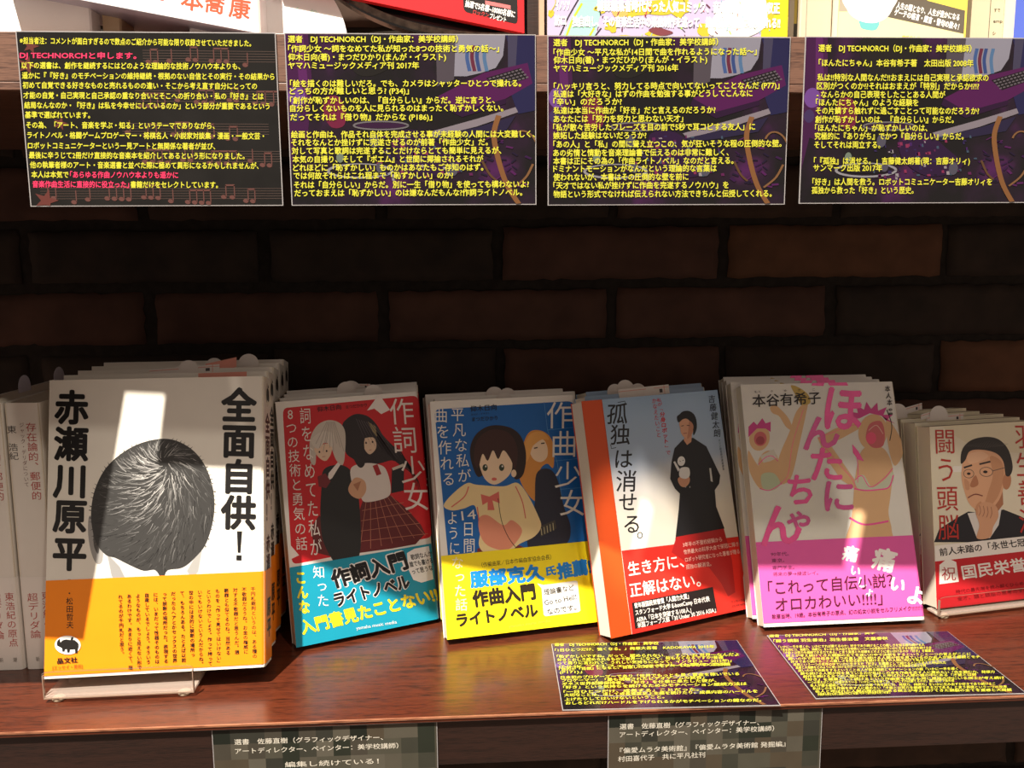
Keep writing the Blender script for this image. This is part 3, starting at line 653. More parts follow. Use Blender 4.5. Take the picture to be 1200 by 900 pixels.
# ---- red lyric-writing novel
def bubble(p, pts, c): p.poly(pts, c, smooth=True)
def art_red(p):
    RD = (206, 34, 42); Wh = (240, 232, 226)
    p.poly(rrect([(348, 664), (516, 632), (513, 463), (344, 474)], 0.05), RD)
    p.poly([(346, 640), (357, 653), (346, 658)], Wh)
    # two generic figures
    DK = (44, 36, 38)
    p.poly([(418, 500), (424, 490), (436, 484), (450, 487), (460, 497), (468, 512), (482, 528), (494, 543), (500, 556), (488, 548), (476, 542), (462, 545), (440, 548), (430, 540), (420, 530)], DK, smooth=True)
    p.poly([(372, 622), (384, 606), (402, 640), (402, 656), (378, 650)], (96, 36, 36))
    p.poly([(438, 588), (470, 583), (488, 598), (504, 618), (508, 628), (496, 640), (468, 645), (430, 650), (424, 630), (430, 608)], (104, 36, 38)); p.up()
    for i in range(7): p.stroke([(442+i*5, 587-i*.5), (430+i*13, 648-i*3)], 0.6, (188, 120, 96), same=True)
    for y in (598, 610, 622, 634): p.stroke([(436-(y-598)*.18, y+3), (486+(y-598)*.7, y-6)], 0.6, (188, 120, 96), same=True)
    p.poly([(392, 552), (410, 546), (424, 552), (432, 572), (433, 620), (430, 650), (418, 676), (404, 668), (388, 640), (385, 610), (388, 575)], (40, 40, 40), smooth=True)
    p.poly([(398, 556), (410, 543), (413, 546), (402, 562), (396, 566)], Wh); p.poly([(384, 560), (394, 556), (400, 566), (394, 574), (385, 572)], (122, 40, 46))
    p.poly([(376, 540), (377, 515), (386, 498), (400, 491), (414, 494), (421, 505), (420, 528), (416, 546), (408, 540), (400, 520), (386, 524), (382, 545)], (206, 196, 184), smooth=True)
    p.poly([(383, 524), (402, 520), (403, 530), (397, 540), (391, 540), (384, 533)], (230, 200, 172), smooth=True)
    p.poly([(378, 516), (392, 505), (406, 508), (404, 524), (396, 518), (386, 526)], (216, 208, 196), smooth=True)
    p.up()
    for i in range(9): p.stroke([(399+i*1.2, 493), (384+i*4.3, 520+(i % 3)*5)], .7, (170, 160, 150), same=True)
    p.poly([(425, 552), (440, 545), (458, 546), (468, 553), (472, 575), (466, 586), (440, 591), (434, 580), (428, 578)], (230, 222, 214), smooth=True)
    p.poly([(452, 548), (458, 546), (462, 558), (456, 560)], (170, 40, 44))
    p.poly([(442, 516), (456, 514), (458, 526), (450, 534), (444, 528)], (226, 196, 168), smooth=True)
    p.poly([(424, 520), (428, 498), (440, 490), (456, 498), (460, 515), (450, 508), (444, 518), (443, 545), (434, 548)], DK, smooth=True)
    p.up()
    for i in range(9): p.stroke([(456+i*.6, 500+i*3), (470+i*1.5, 520+i*3), (486+i*2.2, 530+i*4.2), (494+i*1.6, 548+i*5)], 2.2, DK, smooth=True, taper=True, same=True)
    p.poly([(450, 494), (459, 500), (460, 513), (455, 506)], (150, 132, 90)); p.up()
    for i in range(8): p.stroke([(436+i*3, 490+i), (446+i*6, 520+i*3.4)], .8, (84, 74, 80), same=True, taper=True)
    for x_, y_ in ((388, 530), (397, 529), (446, 520), (454, 519)): p.poly(ell(x_, y_, 1.1, 1.4, n=10), (60, 40, 40))
    p.stroke([(391, 536), (395, 535.6)], .6, (170, 90, 80)); p.stroke([(449, 529), (452, 528.6)], .6, (170, 90, 80))
    p.poly([(421, 574), (430, 562), (441, 566), (442, 578), (434, 587), (424, 583)], (216, 168, 132), smooth=True); p.poly([(427, 570), (437, 566), (432, 578)], (180, 124, 92))
    p.poly([(475, 552), (490, 547), (487, 578), (472, 581)], (34, 34, 36)); p.poly([(475, 551), (489, 546), (490, 549), (476, 554)], (216, 206, 190))
    p.poly([(478, 480), (466, 460), (450, 480), (459, 478), (467, 485)], Wh)
    WT = (240, 230, 222)
    for ch, q in zip('作詞少女', [(492, 482), (493, 517), (500, 553), (501, 585)]): p.glyph(ch, q, 31, 35, WT, off=0.0)
    p.vtext('8つの技術と勇気の話', (353, 473), (361, 648), 15, WT, off=0); p.vtext('詞をなめてた私が', (372, 473), (378, 655), 15, WT, off=0)
    p.text('仰木日向', (388, 477), (418, 474.5), 7, (40, 24, 26), off=0.01); p.text('まつだひかり', (424, 475), (450, 473), 5, (40, 24, 26), off=0.004)
def art_red_band(p):
    Y = (240, 222, 40); BK = (24, 22, 24); Wh = (240, 238, 234)
    p.poly([(485, 650), (494, 645), (511, 642), (513, 679), (499, 683), (490, 680), (485, 668)], Wh)
    for s_, a, b in (('歌詞なんか', (489, 655), (514, 650)), ('誰でも書ける', (487, 663), (514, 658)), ('って思うな', (489, 671), (513, 666))): p.text(s_, a, b, 6.6, BK, off=0.02)
    p.vtext('知った', (379, 664), (384, 712), 15, Wh, off=0)
    p.vtext('こんな', (357, 670), (361, 720), 14, Y, off=0.04); p.text('入門書見たことない!!', (355, 735), (516, 695), 17, Y, off=0.04)
    for c, o in ((Wh, 0.10), (BK, 0.045)):
        p.text('作詞入門', (394, 681), (484, 657), 22, c, off=o); p.text('ライトノベル', (396, 704), (485, 681), 17, c, off=o)
    p.text('yamaha music media', (420, 734), (467, 726), 5, Wh, off=0.0)
t = book('novel', 'red novel with two schoolgirls and turquoise band, frontmost of its pile', 'book', 'red lyric novels', 119, 192, 17, ink(WHITE), art_red, lambda p: p.vtext('作詞少女', (p.W/2, 20), (p.W/2, 110), 11, (180, 30, 40), off=.01), ((349, 757), (516, 722), (514, 458), (335, 466)), ((62, 63), ink((22, 150, 178))), art_red_band)
REDS = stack(t, ['red novel standing second in its pile', 'red novel standing third in its pile', 'rearmost red novel of its pile'], (-136.5, 102, 4.0), 23, 12, 17, (7, 14, 20))

# ---- blue composing novel
def art_blue(p):
    BL = (18, 100, 178); Wh = (240, 236, 228); DK = (44, 26, 22); SK = (244, 214, 180); CR = (242, 216, 160); PK = (222, 110, 98)
    p.poly(rrect([(527, 663), (693, 640), (669, 468), (511, 476)], 0.05), BL)
    p.stroke([(636, 469), (640, 500), (652, 540), (661, 604)], .5, (90, 150, 206)); p.stroke([(640, 501), (674, 498)], .5, (90, 150, 206)); p.stroke([(648, 537), (678, 534)], .5, (90, 150, 206)); p.stroke([(655, 570), (684, 568)], .5, (90, 150, 206))
    # second figure behind: fair hair, navy jacket
    NV = (40, 40, 56); ORG = (222, 150, 70)
    p.poly([(612, 520), (620, 503), (634, 502), (645, 512), (648, 530), (647, 545), (640, 540), (632, 548), (634, 570), (628, 584), (616, 572), (608, 552)], ORG, smooth=True)
    p.poly([(621, 523), (634, 512), (640, 520), (640, 532), (633, 538), (624, 534)], SK, smooth=True)
    p.stroke([(625, 522), (629, 521)], 1.4, DK); p.stroke([(633, 516.5), (637, 516)], 1.4, DK)
    p.poly([(612, 524), (620, 506), (634, 503), (642, 512), (634, 512), (624, 519), (619, 534), (614, 538)], (236, 170, 88), smooth=True)
    p.poly([(628, 552), (642, 546), (652, 558), (660, 590), (668, 614), (664, 634), (640, 642), (622, 646), (618, 620), (626, 590)], NV, smooth=True)
    p.poly([(632, 614), (650, 606), (652, 616), (634, 626)], (70, 66, 60)); p.up()
    for i in range(5): p.stroke([(634+i*3.4, 616-i*1.6), (635+i*3.4, 624-i*1.4)], .8, (196, 186, 150), same=True)
    # main figure: cream cardigan, dark bob
    p.poly([(560, 640), (574, 634), (604, 634), (618, 640), (624, 650), (560, 654)], (120, 44, 48))
    p.poly([(521, 588), (532, 574), (548, 562), (560, 564), (590, 566), (606, 562), (618, 576), (630, 600), (634, 614), (626, 626), (610, 634), (596, 644), (572, 646), (562, 636), (564, 616), (560, 598), (556, 588), (544, 592), (530, 594)], CR, smooth=True)
    p.poly([(562, 604), (572, 600), (590, 612), (600, 606), (612, 618), (604, 634), (592, 642), (572, 636), (563, 622)], (232, 150, 120), smooth=True)
    p.stroke([(550, 566), (545, 578), (530, 590)], 1.4, PK, smooth=True); p.stroke([(604, 566), (612, 584), (616, 604)], 1.2, PK, smooth=True); p.stroke([(560, 590), (562, 606)], 1.2, PK)
    p.poly([(564, 575), (574, 578), (585, 572), (586, 586), (576, 582), (566, 588)], PK); p.poly([(572, 580), (577, 580), (580, 594), (572, 594)], PK)
    p.stroke([(584, 580), (588, 606), (596, 626), (606, 640)], .7, DK, smooth=True)
    p.poly([(553, 536), (552, 520), (558, 506), (570, 497), (584, 495), (600, 499), (611, 510), (616, 530), (613, 552), (604, 558), (596, 548), (570, 552), (560, 554)], DK, smooth=True)
    p.poly([(562, 535), (570, 524), (586, 522), (598, 530), (600, 545), (594, 556), (580, 564), (568, 556)], SK, smooth=True)
    p.poly([(556, 535), (560, 512), (576, 500), (596, 504), (606, 522), (604, 546), (598, 534), (590, 524), (584, 534), (578, 524), (572, 536), (566, 528), (561, 544)], (64, 34, 28), smooth=True)
    for x in (569, 588): p.poly(ell(x, 544, 3.0, 4.0), (46, 60, 40)); p.poly(ell(x+.8, 542.6, .9, 1.2, n=10), Wh)
    p.poly(ell(579.5, 557.5, 3, 1.9), PK); p.poly(ell(602, 551, 3, 4.4), SK)
    for ch, q in zip('作曲少女', [(654, 484), (659, 517), (664, 553), (670, 586)]): p.glyph(ch, q, 32, 33, Wh, off=0.004)
    p.vtext('曲を作れる', (517.5, 474), (528, 566), 16, Wh, off=0.004); p.vtext('ように', (530.5, 594), (534, 648), 14, Wh, off=0.004)
    p.vtext('平凡な私が', (536.5, 473), (546, 562), 16, Wh, off=0.004); p.vtext('日間', (549, 606), (551, 646), 15, Wh, off=0.004); p.text('14', (541.5, 600), (558, 598), 16, Wh, off=0.004)
    p.text('仰木日向', (552, 476), (582, 474), 7.4, (26, 30, 40), off=0.012); p.text('まんが・イラスト', (553, 482.5), (574, 481), 2.6, (26, 30, 40), off=0); p.text('まつだひかり', (554, 488), (583, 486.5), 5.6, (26, 30, 40), off=0.008)
def art_blue_band(p):
    BK = (40, 32, 22); BL = (24, 130, 214); Wh = (240, 238, 232)
    p.vtext('なった話', (536, 648), (542, 716), 15, (246, 240, 200), off=0.0)
    p.text('（作編曲家／日本作編曲家協会会長）', (565, 659.5), (646, 650), 6.6, BK, off=0.004)
    p.text('服部克久', (551, 677.5), (638, 668), 21, BL, off=0.05); p.text('氏', (640, 667.5), (652, 666), 12, BL, off=0.04); p.text('推薦!', (653, 668), (693, 661), 20, BL, off=0.05)
    p.text('作曲入門', (554, 701), (628, 691), 21, BK, off=0.05); p.text('ライトノベル', (535, 727), (631, 714), 18, BK, off=0.045)
    p.poly([(635, 685), (638, 684), (675, 679), (677, 680), (681, 715), (679, 717), (640, 722), (638, 720)], Wh); p.poly([(630, 682), (637, 684), (637, 690)], Wh)
    p.text('理論書など', (638, 693), (673, 687), 8, BK, off=0.02); p.text('Go to Hell!', (638.5, 705.5), (676, 698), 8.6, BK, off=0.015); p.text('なのです。', (642, 717), (676, 711), 8, BK, off=0.02)
    p.text('yamaha music media', (597, 734.5), (646, 727), 5, (190, 160, 60), off=0.0)
t = book('novel', 'blue novel with a dark-haired girl and yellow band, frontmost of its pile', 'book', 'blue composing novels', 127, 191, 17, ink(WHITE), art_blue, lambda p: p.vtext('作曲少女', (p.W/2, 20), (p.W/2, 110), 11, (20, 90, 170), off=.01), ((524, 751), (703, 729), (671, 461), (506, 467)), ((65, 66), ink((250, 226, 26))), art_blue_band, pages=M_PAGE_WHITE)
BLUES = stack(t, ['blue novel standing second in its pile, shifted right', 'rearmost blue novel of its pile'], (-19.6, 104.7, 5.3), 11.3, 19, 17, (7, 2))

# ---- sky-blue memoir with loose jacket over an orange cover
def sky_mat():
    m = bpy.data.materials.new('printed_evening_sky'); m.use_nodes = True; nt = m.node_tree; b = nt.nodes['Principled BSDF']
    tc = nt.nodes.new('ShaderNodeTexCoord'); sp = nt.nodes.new('ShaderNodeSeparateXYZ'); nz = nt.nodes.new('ShaderNodeTexNoise'); nz.inputs['Scale'].default_value = 18; nz.inputs['Detail'].default_value = 3
    nt.links.new(tc.outputs['Object'], sp.inputs[0]); nt.links.new(tc.outputs['Object'], nz.inputs['Vector'])
    ad = nt.nodes.new('ShaderNodeMath'); ad.operation = 'MULTIPLY_ADD'; ad.inputs[1].default_value = 0.045
    nt.links.new(nz.outputs['Fac'], ad.inputs[0]); nt.links.new(sp.outputs['Z'], ad.inputs[2])
    mr = nt.nodes.new('ShaderNodeMapRange'); mr.inputs[1].default_value = 0.0; mr.inputs[2].default_value = 0.215; nt.links.new(ad.outputs[0], mr.inputs[0])
    cr = nt.nodes.new('ShaderNodeValToRGB'); e = cr.color_ramp.elements; e[0].position = 0.0; e[0].color = rgb(226, 216, 200); e[1].position = 1.0; e[1].color = rgb(140, 168, 198)
    for pos, c in ((0.5, (230, 222, 206)), (0.66, (208, 206, 204)), (0.76, (166, 182, 204)), (0.9, (156, 180, 208))): q = e.new(pos); q.color = rgb(*c)
    nt.links.new(mr.outputs[0], cr.inputs[0]); nt.links.new(cr.outputs[0], b.inputs['Base Color']); b.inputs['Roughness'].default_value = 0.33
    return m
M_SKY = sky_mat()
def art_sky(p):
    BK = (26, 24, 26); RDt = (196, 44, 50); SK = (206, 150, 120)
    big = [('孤', (720, 482), 27), ('独', (725, 509), 26), ('は', (730, 540), 25), ('消', (735, 568), 27), ('せ', (738, 594), 24), ('る', (744, 621), 24)]
    p.up()
    for ch, q, w in big: p.glyph(ch, q, w, w*1.08, BK, off=0.008 if w > 20 else 0, rot=90 if ch in '「」' else 0, same=True)
    p.ring(754, 635, 2.9, 3.5, 1.3, BK)
    p.stroke([(720, 467.6), (729, 466), (730, 471)], .9, BK); p.stroke([(713.4, 521.5), (714.6, 527), (720.5, 525.8)], .9, BK)
    p.vtext('私が「', (771, 463), (774, 480), 6, RDt, off=0.01); p.vtext('分身ロボット', (775.5, 481), (782, 522), 6.6, RDt, off=0.03); p.vtext('」で', (783, 524), (785, 536), 6.6, RDt, off=0.01)
    p.vtext('かなえたいこと', (765, 463), (773, 514), 6.2, RDt, off=0.006)
    p.vtext('吉藤健太朗', (834.5, 461), (843.5, 515), 8.6, BK, off=0.006); p.vtext('オリィ研究所代表取締役', (845, 517), (851, 556), 2.4, BK, off=0)
    CO = (30, 29, 32)
    p.poly([(802, 517), (814, 515), (830, 526), (838, 543), (847, 562), (846, 572), (841, 580), (843, 600), (853, 626), (796, 640), (799, 605), (800, 584), (794, 578), (788, 566), (789, 545), (792, 528)], CO)
    p.poly([(834, 553), (836, 553), (838.5, 570), (836, 569)], (196, 194, 190)); p.poly([(806, 500), (813, 502), (812, 520), (807, 524), (803, 518)], SK)
    p.poly([(797, 496), (802, 490), (812, 491), (815, 500), (812, 512), (806, 516), (800, 510), (798, 502)], (212, 158, 128), smooth=True)
    p.poly([(795, 494), (794, 488), (797, 485), (801, 481.5), (808, 481), (814, 485), (817.5, 493), (818, 504), (814.5, 512), (813.5, 503), (811, 496), (806, 491), (801, 491.5), (797, 495)], (24, 22, 24), smooth=True)
    p.poly([(809, 494), (814, 500), (812, 511), (807, 516), (808, 506)], (186, 128, 100), smooth=True)
    p.stroke([(799.4, 500), (802.4, 499.4)], .9, (40, 28, 26)); p.stroke([(806, 499.2), (809.4, 499.6)], .9, (40, 28, 26)); p.stroke([(802, 509.4), (806.5, 509)], .8, (150, 80, 70))
    p.poly([(797, 566), (803, 562), (810, 563), (811, 570), (806, 576), (800, 574)], SK, smooth=True)
    p.poly([(799, 554), (804, 551.5), (810, 553), (811, 562), (806, 566), (799, 563)], (226, 224, 222), smooth=True); p.poly(ell(800.5, 544, 4.6, 6), (230, 228, 226)); p.poly([(791, 545), (793, 544), (799, 554), (797, 557)], (222, 220, 218))
    p.stroke([(798.5, 543.5), (799.8, 544.6)], .7, BK); p.stroke([(802, 543.5), (803.4, 542.6)], .7, BK)
    for x in (806.5, 811.5): p.poly(ell(x, 576, .7, 1, n=8), (160, 158, 156))
def art_sky_band(p):
    Wh = (244, 238, 232); lt = (238, 190, 176); BK = (34, 26, 26)
    p.poly([(797, 636.5), (852, 626), (862, 664), (866, 700), (858, 705), (850, 690), (836, 672), (812, 668), (792, 655)], (178, 30, 30))
    p.text('生き方に、', (741, 676), (806, 664), 18, Wh, off=0.012); p.text('正解はない。', (744, 701), (826, 686), 18, Wh, off=0.012)
    for s_, a, b in (('3年半の不登校経験から', (805, 646), (850, 638.5)), ('世界最大の科学大会で栄冠に輝き、', (806, 654.5), (871, 643.5)), ('ロボット研究者になった著者が贈る、', (808, 663.5), (872, 652)), ('孤独の解消法。', (809, 672), (838, 667.5))): p.text(s_, a, b, 6, lt, off=0.008)
    p.poly([(747, 715.5), (840.5, 694.5), (846, 722), (752, 745.5)], BK)
    for s_, a, b in (('青年版国民栄誉賞「人間力大賞」', (750, 719), (813, 705.5)), ('スタンフォード大学 E-bootCamp 日本代表', (751.5, 727), (837, 708)), ('AERA「日本を突破する100人」', (753, 735), (816, 721)), ('米国フォーブス誌「30 Under 30 2016 ASIA」', (754.5, 741.5), (844, 720.5))): p.text(s_, a, b, 6.8, Wh, off=0.02)
    p.text('サンマーク出版', (861.5, 711.5), (879, 707.5), 3.4, BK, off=0); p.text('定価 本体1400円+税', (862.5, 716), (879, 712.5), 3.0, BK, off=0)
TS = 19
t = book('memoir', 'sky-blue memoir of a man in black coat, jacket slid off its orange cover', 'book', 'sky-blue memoirs', 124, 189, TS, ink((206, 76, 26)), None, None, None, pages=M_PAGE_WHITE)
def jacket(t, dx, W, H):
    mb = MB(); Y = -0.5
    mb.add([(dx, Y, 0), (W+dx-12, Y, 0), (W+dx-12, Y, H), (dx, Y, H)], [(0, 1, 2, 3)], M_SKY)
    mb.add([(dx, Y+.25, 0), (W+dx-12, Y+.25, 0), (W+dx-12, Y+.25, H), (dx, Y+.25, H)], [(3, 2, 1, 0)], ink(WHITE))
    art_sky(Print(mb, W-12, H, ((749, 752), (881, 718), (842, 455), (700, 463)), (dx, Y, 0)))
    o = mb.build('dust_jacket', t); o['label'] = 'sky-blue printed jacket'
    mb = MB(); e = Y-0.3
    mb.add([(dx, e, 0), (W+dx-12, e, 0), (W+dx-12, e, 61), (dx, e, 66)], [(0, 1, 2, 3)], ink((222, 44, 34)))
    art_sky_band(Print(mb, W-12, H, ((749, 752), (881, 718), (842, 455), (700, 463)), (dx, e, 0)))
    o = mb.build('belly_band', t)
jacket(t, 19, 129, 189)
OS = (109.7, 97.7, 5.2)
place(t, OS, 21.5, 15); SKYF = t
def spine_sky(p): p.vtext('吉藤健太朗', (p.W/2, 10), (p.W/2, 95), 11, (30, 28, 30), off=.02)
t2 = book('memoir', 'second sky-blue memoir, standing behind the copy with the slid jacket', 'book', 'sky-blue memoirs', 124, 189, TS, M_SKY, None, spine_sky, ((749, 752), (881, 718), (842, 455), (700, 463)), (62, ink((222, 44, 34))), None, None)
mb_ = None
M, back = pose(OS, 21.5, 15); u_ = Vector((math.cos(R(21.5)), math.sin(R(21.5)), 0))
def behind(k, sx): m_, b_ = pose(OS, 21.5, 15); m_.translation = (Vector(OS)+b_*(k*(TS+1.2)/math.cos(R(15)))+u_*sx)*S; return m_
t2.matrix_world = behind(1, 15)
dup(t2, 'rearmost sky-blue memoir of its pile', behind(2, 28))

# ---- pink-banded novel
def foil(name, c):
    m = mat(name, c, rough=0.25, metal=0.25, spec=0.6, var=0.1, scale=90, coat=0.5); return m
M_FOIL = foil('pink_foil', (240, 84, 156)); M_FOIL2 = foil('rose_foil', (214, 84, 150))
def art_pink(p):
    TAN = (220, 178, 134); LN = (244, 120, 150); BK = (40, 34, 36); PKh = (206, 70, 140); MO = (206, 106, 110)
    # left cartoon figure
    p.poly([(930, 482), (943, 470), (941, 486), (934, 520), (926, 556), (918, 566), (908, 566), (905, 556), (912, 530), (922, 506)], TAN, smooth=True); p.stroke([(938, 480), (926, 520), (921, 556), (912, 566)], .8, LN, smooth=True)
    p.poly([(899, 478), (904, 474), (914, 482), (922, 492), (926, 504), (918, 500), (910, 488), (902, 484)], TAN, smooth=True)
    p.poly([(923, 452), (932, 454), (943, 462), (946, 472), (936, 474), (928, 462)], (196, 166, 90), smooth=True)
    p.poly([(886, 540), (896, 528), (908, 534), (908, 554), (892, 560)], TAN, smooth=True); p.poly([(874, 528), (882, 540), (896, 560), (898, 570), (888, 572), (876, 552)], TAN, smooth=True)
    p.poly(ell(887, 513, 12, 15, 8), TAN); p.poly(ell(888, 514, 7.5, 8.5), MO); p.poly(ell(888, 516, 5, 5), (168, 74, 84))
    p.poly([(874, 512), (874, 500), (880, 494), (884, 498), (890, 490), (894, 496), (900, 494), (900, 506), (894, 502), (884, 502), (878, 508)], PKh)
    p.poly([(888, 534), (896, 530), (904, 526), (908, 536), (900, 540), (892, 542)], (216, 210, 196)); p.stroke([(886, 544), (894, 536), (902, 534), (909, 540)], .9, M_FOIL, smooth=True)
    p.poly([(890, 556), (904, 554), (912, 566), (904, 574), (892, 572)], (190, 200, 168), smooth=True); p.stroke([(888, 572), (900, 574), (914, 566)], 1, M_FOIL, smooth=True)
    # right cartoon figure
    p.poly([(955, 513), (975, 502), (1000, 494), (1004, 502), (986, 512), (970, 520)], TAN); p.poly([(955, 513), (964, 512), (984, 540), (1000, 562), (1000, 572), (984, 562), (968, 540)], TAN)
    p.poly([(1036, 490), (1052, 512), (1056, 530), (1046, 545), (1038, 520)], TAN, smooth=True)
    p.poly([(1000, 560), (1006, 530), (1018, 522), (1034, 526), (1044, 548), (1042, 580), (1040, 600), (1044, 620), (1042, 638), (992, 641), (996, 610), (998, 590)], TAN, smooth=True)
    p.poly(ell(1020, 506, 17, 21, 6), TAN); p.poly([(1014, 500), (1020, 494), (1030, 494), (1034, 508), (1032, 522), (1020, 524), (1012, 514)], MO, smooth=True); p.poly(ell(1018, 513, 6, 7), (236, 92, 126)); p.stroke([(1015, 504), (1024, 498), (1032, 508)], .8, (230, 190, 176), smooth=True)
    hp = []
    for k in range(15):
        a = math.pi*(1.05+0.95*k/14); r = 20 if k % 2 else 30
        hp.append((1016+r*1.0*math.cos(a), 496+r*.85*math.sin(a)))
    p.poly(hp+[(1030, 487), (1016, 484), (1004, 490)], PKh)
    p.stroke([(1036, 480), (1042, 498), (1040, 516)], 1, BK, smooth=True)
    p.stroke([(956, 512), (976, 538), (996, 560), (1001, 572)], .9, LN, smooth=True); p.stroke([(958, 512), (984, 502), (1004, 496)], .7, LN)
    p.poly([(1000, 562), (1010, 556), (1020, 570), (1034, 562), (1044, 552), (1045, 564), (1036, 572), (1018, 574), (1004, 572)], (200, 204, 180), smooth=True)
    p.stroke([(999, 572), (1012, 574), (1028, 573), (1040, 570), (1045, 556)], 1.6, M_FOIL, smooth=True); p.stroke([(1000, 562), (1008, 557), (1018, 570), (1034, 560), (1044, 548)], 1.0, M_FOIL, smooth=True)
    p.stroke([(1003, 565), (1003, 545), (1000, 528)], .8, M_FOIL, smooth=True); p.stroke([(994, 606), (1012, 614), (1040, 610)], 2.2, M_FOIL, smooth=True)
    p.poly([(996, 520), (1003, 528), (1010, 540), (1003, 538), (997, 530)], M_FOIL)
    # brush title in foil, running over the top edge
    big = [('ほ', (984, 478), 50, 58, 4), ('ん', (958, 506), 48, 44, -6), ('た', (966, 543), 44, 44, 0), ('に', (981, 580), 42, 42, 0), ('ち', (936, 573), 38, 40, 0), ('ゃ', (935, 608), 36, 36, 0), ('ん', (912, 614), 54, 54, -6)]
    for i, (ch, q, w, h, r) in enumerate(big): p.glyph(ch, q, w, h, M_FOIL if i % 2 == 0 else M_FOIL2, off=0.026, rot=r)
    p.poly([(948, 448), (962, 448.5), (961, 452.5), (947, 452)], M_FOIL); p.poly([(966, 447.6), (988, 447.2), (990, 452), (968, 452)], M_FOIL)
    p.text('本谷有希子', (878, 470), (958, 466), 15.5, BK, off=0.012); p.text('もと', (880, 459.5), (888, 459), 3, BK, off=0); p.text('や', (899, 458.8), (902, 458.6), 3, BK, off=0); p.text('ゆ', (915, 458), (918, 457.8), 3, BK, off=0); p.text('き', (931, 457.4), (934, 457.2), 3, BK, off=0); p.text('こ', (948, 456.6), (951, 456.4), 3, BK, off=0)
    p.vtext('本人本', (1035.5, 451.5), (1039.5, 475.5), 6.6, BK, off=0.012); p.up(); p.glyph('8', (1040.6, 484.6), 6, 6, BK, off=0.02, rot=90, same=True); p.glyph('0', (1040.2, 480), 6, 6, BK, off=0.02, rot=90, same=True)
def art_pink_band(p):
    BK = (74, 22, 46); Wh = (246, 238, 238)
    for s_, x1, y in (('90年代。', 923, 649), ('東京。', 918, 656.5), ('専門学生。', 930, 665), ('将来の夢→綾波レイ。', 958, 672.5)): p.text(s_, (902+(y-649)*.12, y), (x1, y-(x1-902)*.03), 5.2, BK, off=0.004)
    for ch, q, w, r in (('痛', (996, 648), 19, 12), ('い', (1002, 668), 13, 12), ('し', (1010, 682), 13, 8), ('ょ', (1019, 693), 12, 8), ('痛', (1036, 655), 28, 14), ('い', (1052, 684), 20, 14), ('よ', (1074, 697), 24, 10)): p.glyph(ch, q, w, w, Wh, off=0.036, rot=r)
    p.text('「これって自伝小説？', (899, 689), (1046, 679), 18, BK, off=0.008); p.text('オロカわいい!!!!」', (908, 708.5), (1034, 700), 18, BK, off=0.008)
    p.text('執筆当時、19歳。本谷有希子の原点、幻の処女小説をセルフリメイク!!!!!!!!!!', (904, 722.5), (1083, 711.5), 6.2, BK, off=0.006)
TP = 14
t = book('novel', 'white novel with pink foil title and pink band, frontmost of its pile', 'book', 'pink-banded novels', 138, 202, TP, ink((226, 222, 214)), art_pink, lambda p: p.vtext('ほんたにちゃん', (p.W/2, 14), (p.W/2, 130), 9, M_FOIL, off=.02), ((895, 735), (1086, 726), (1043, 447), (864, 451)), ((68, 69), ink((226, 92, 168)), 3.0), art_pink_band)
stack(t, ['pink-banded novel standing second in its pile, peeking out at left', 'pink-banded novel standing third in its pile', 'rearmost pink-banded novel of its pile'], (237.5, 112.3, 4.0), 1.9, 20, TP, (-3, -1, 2))

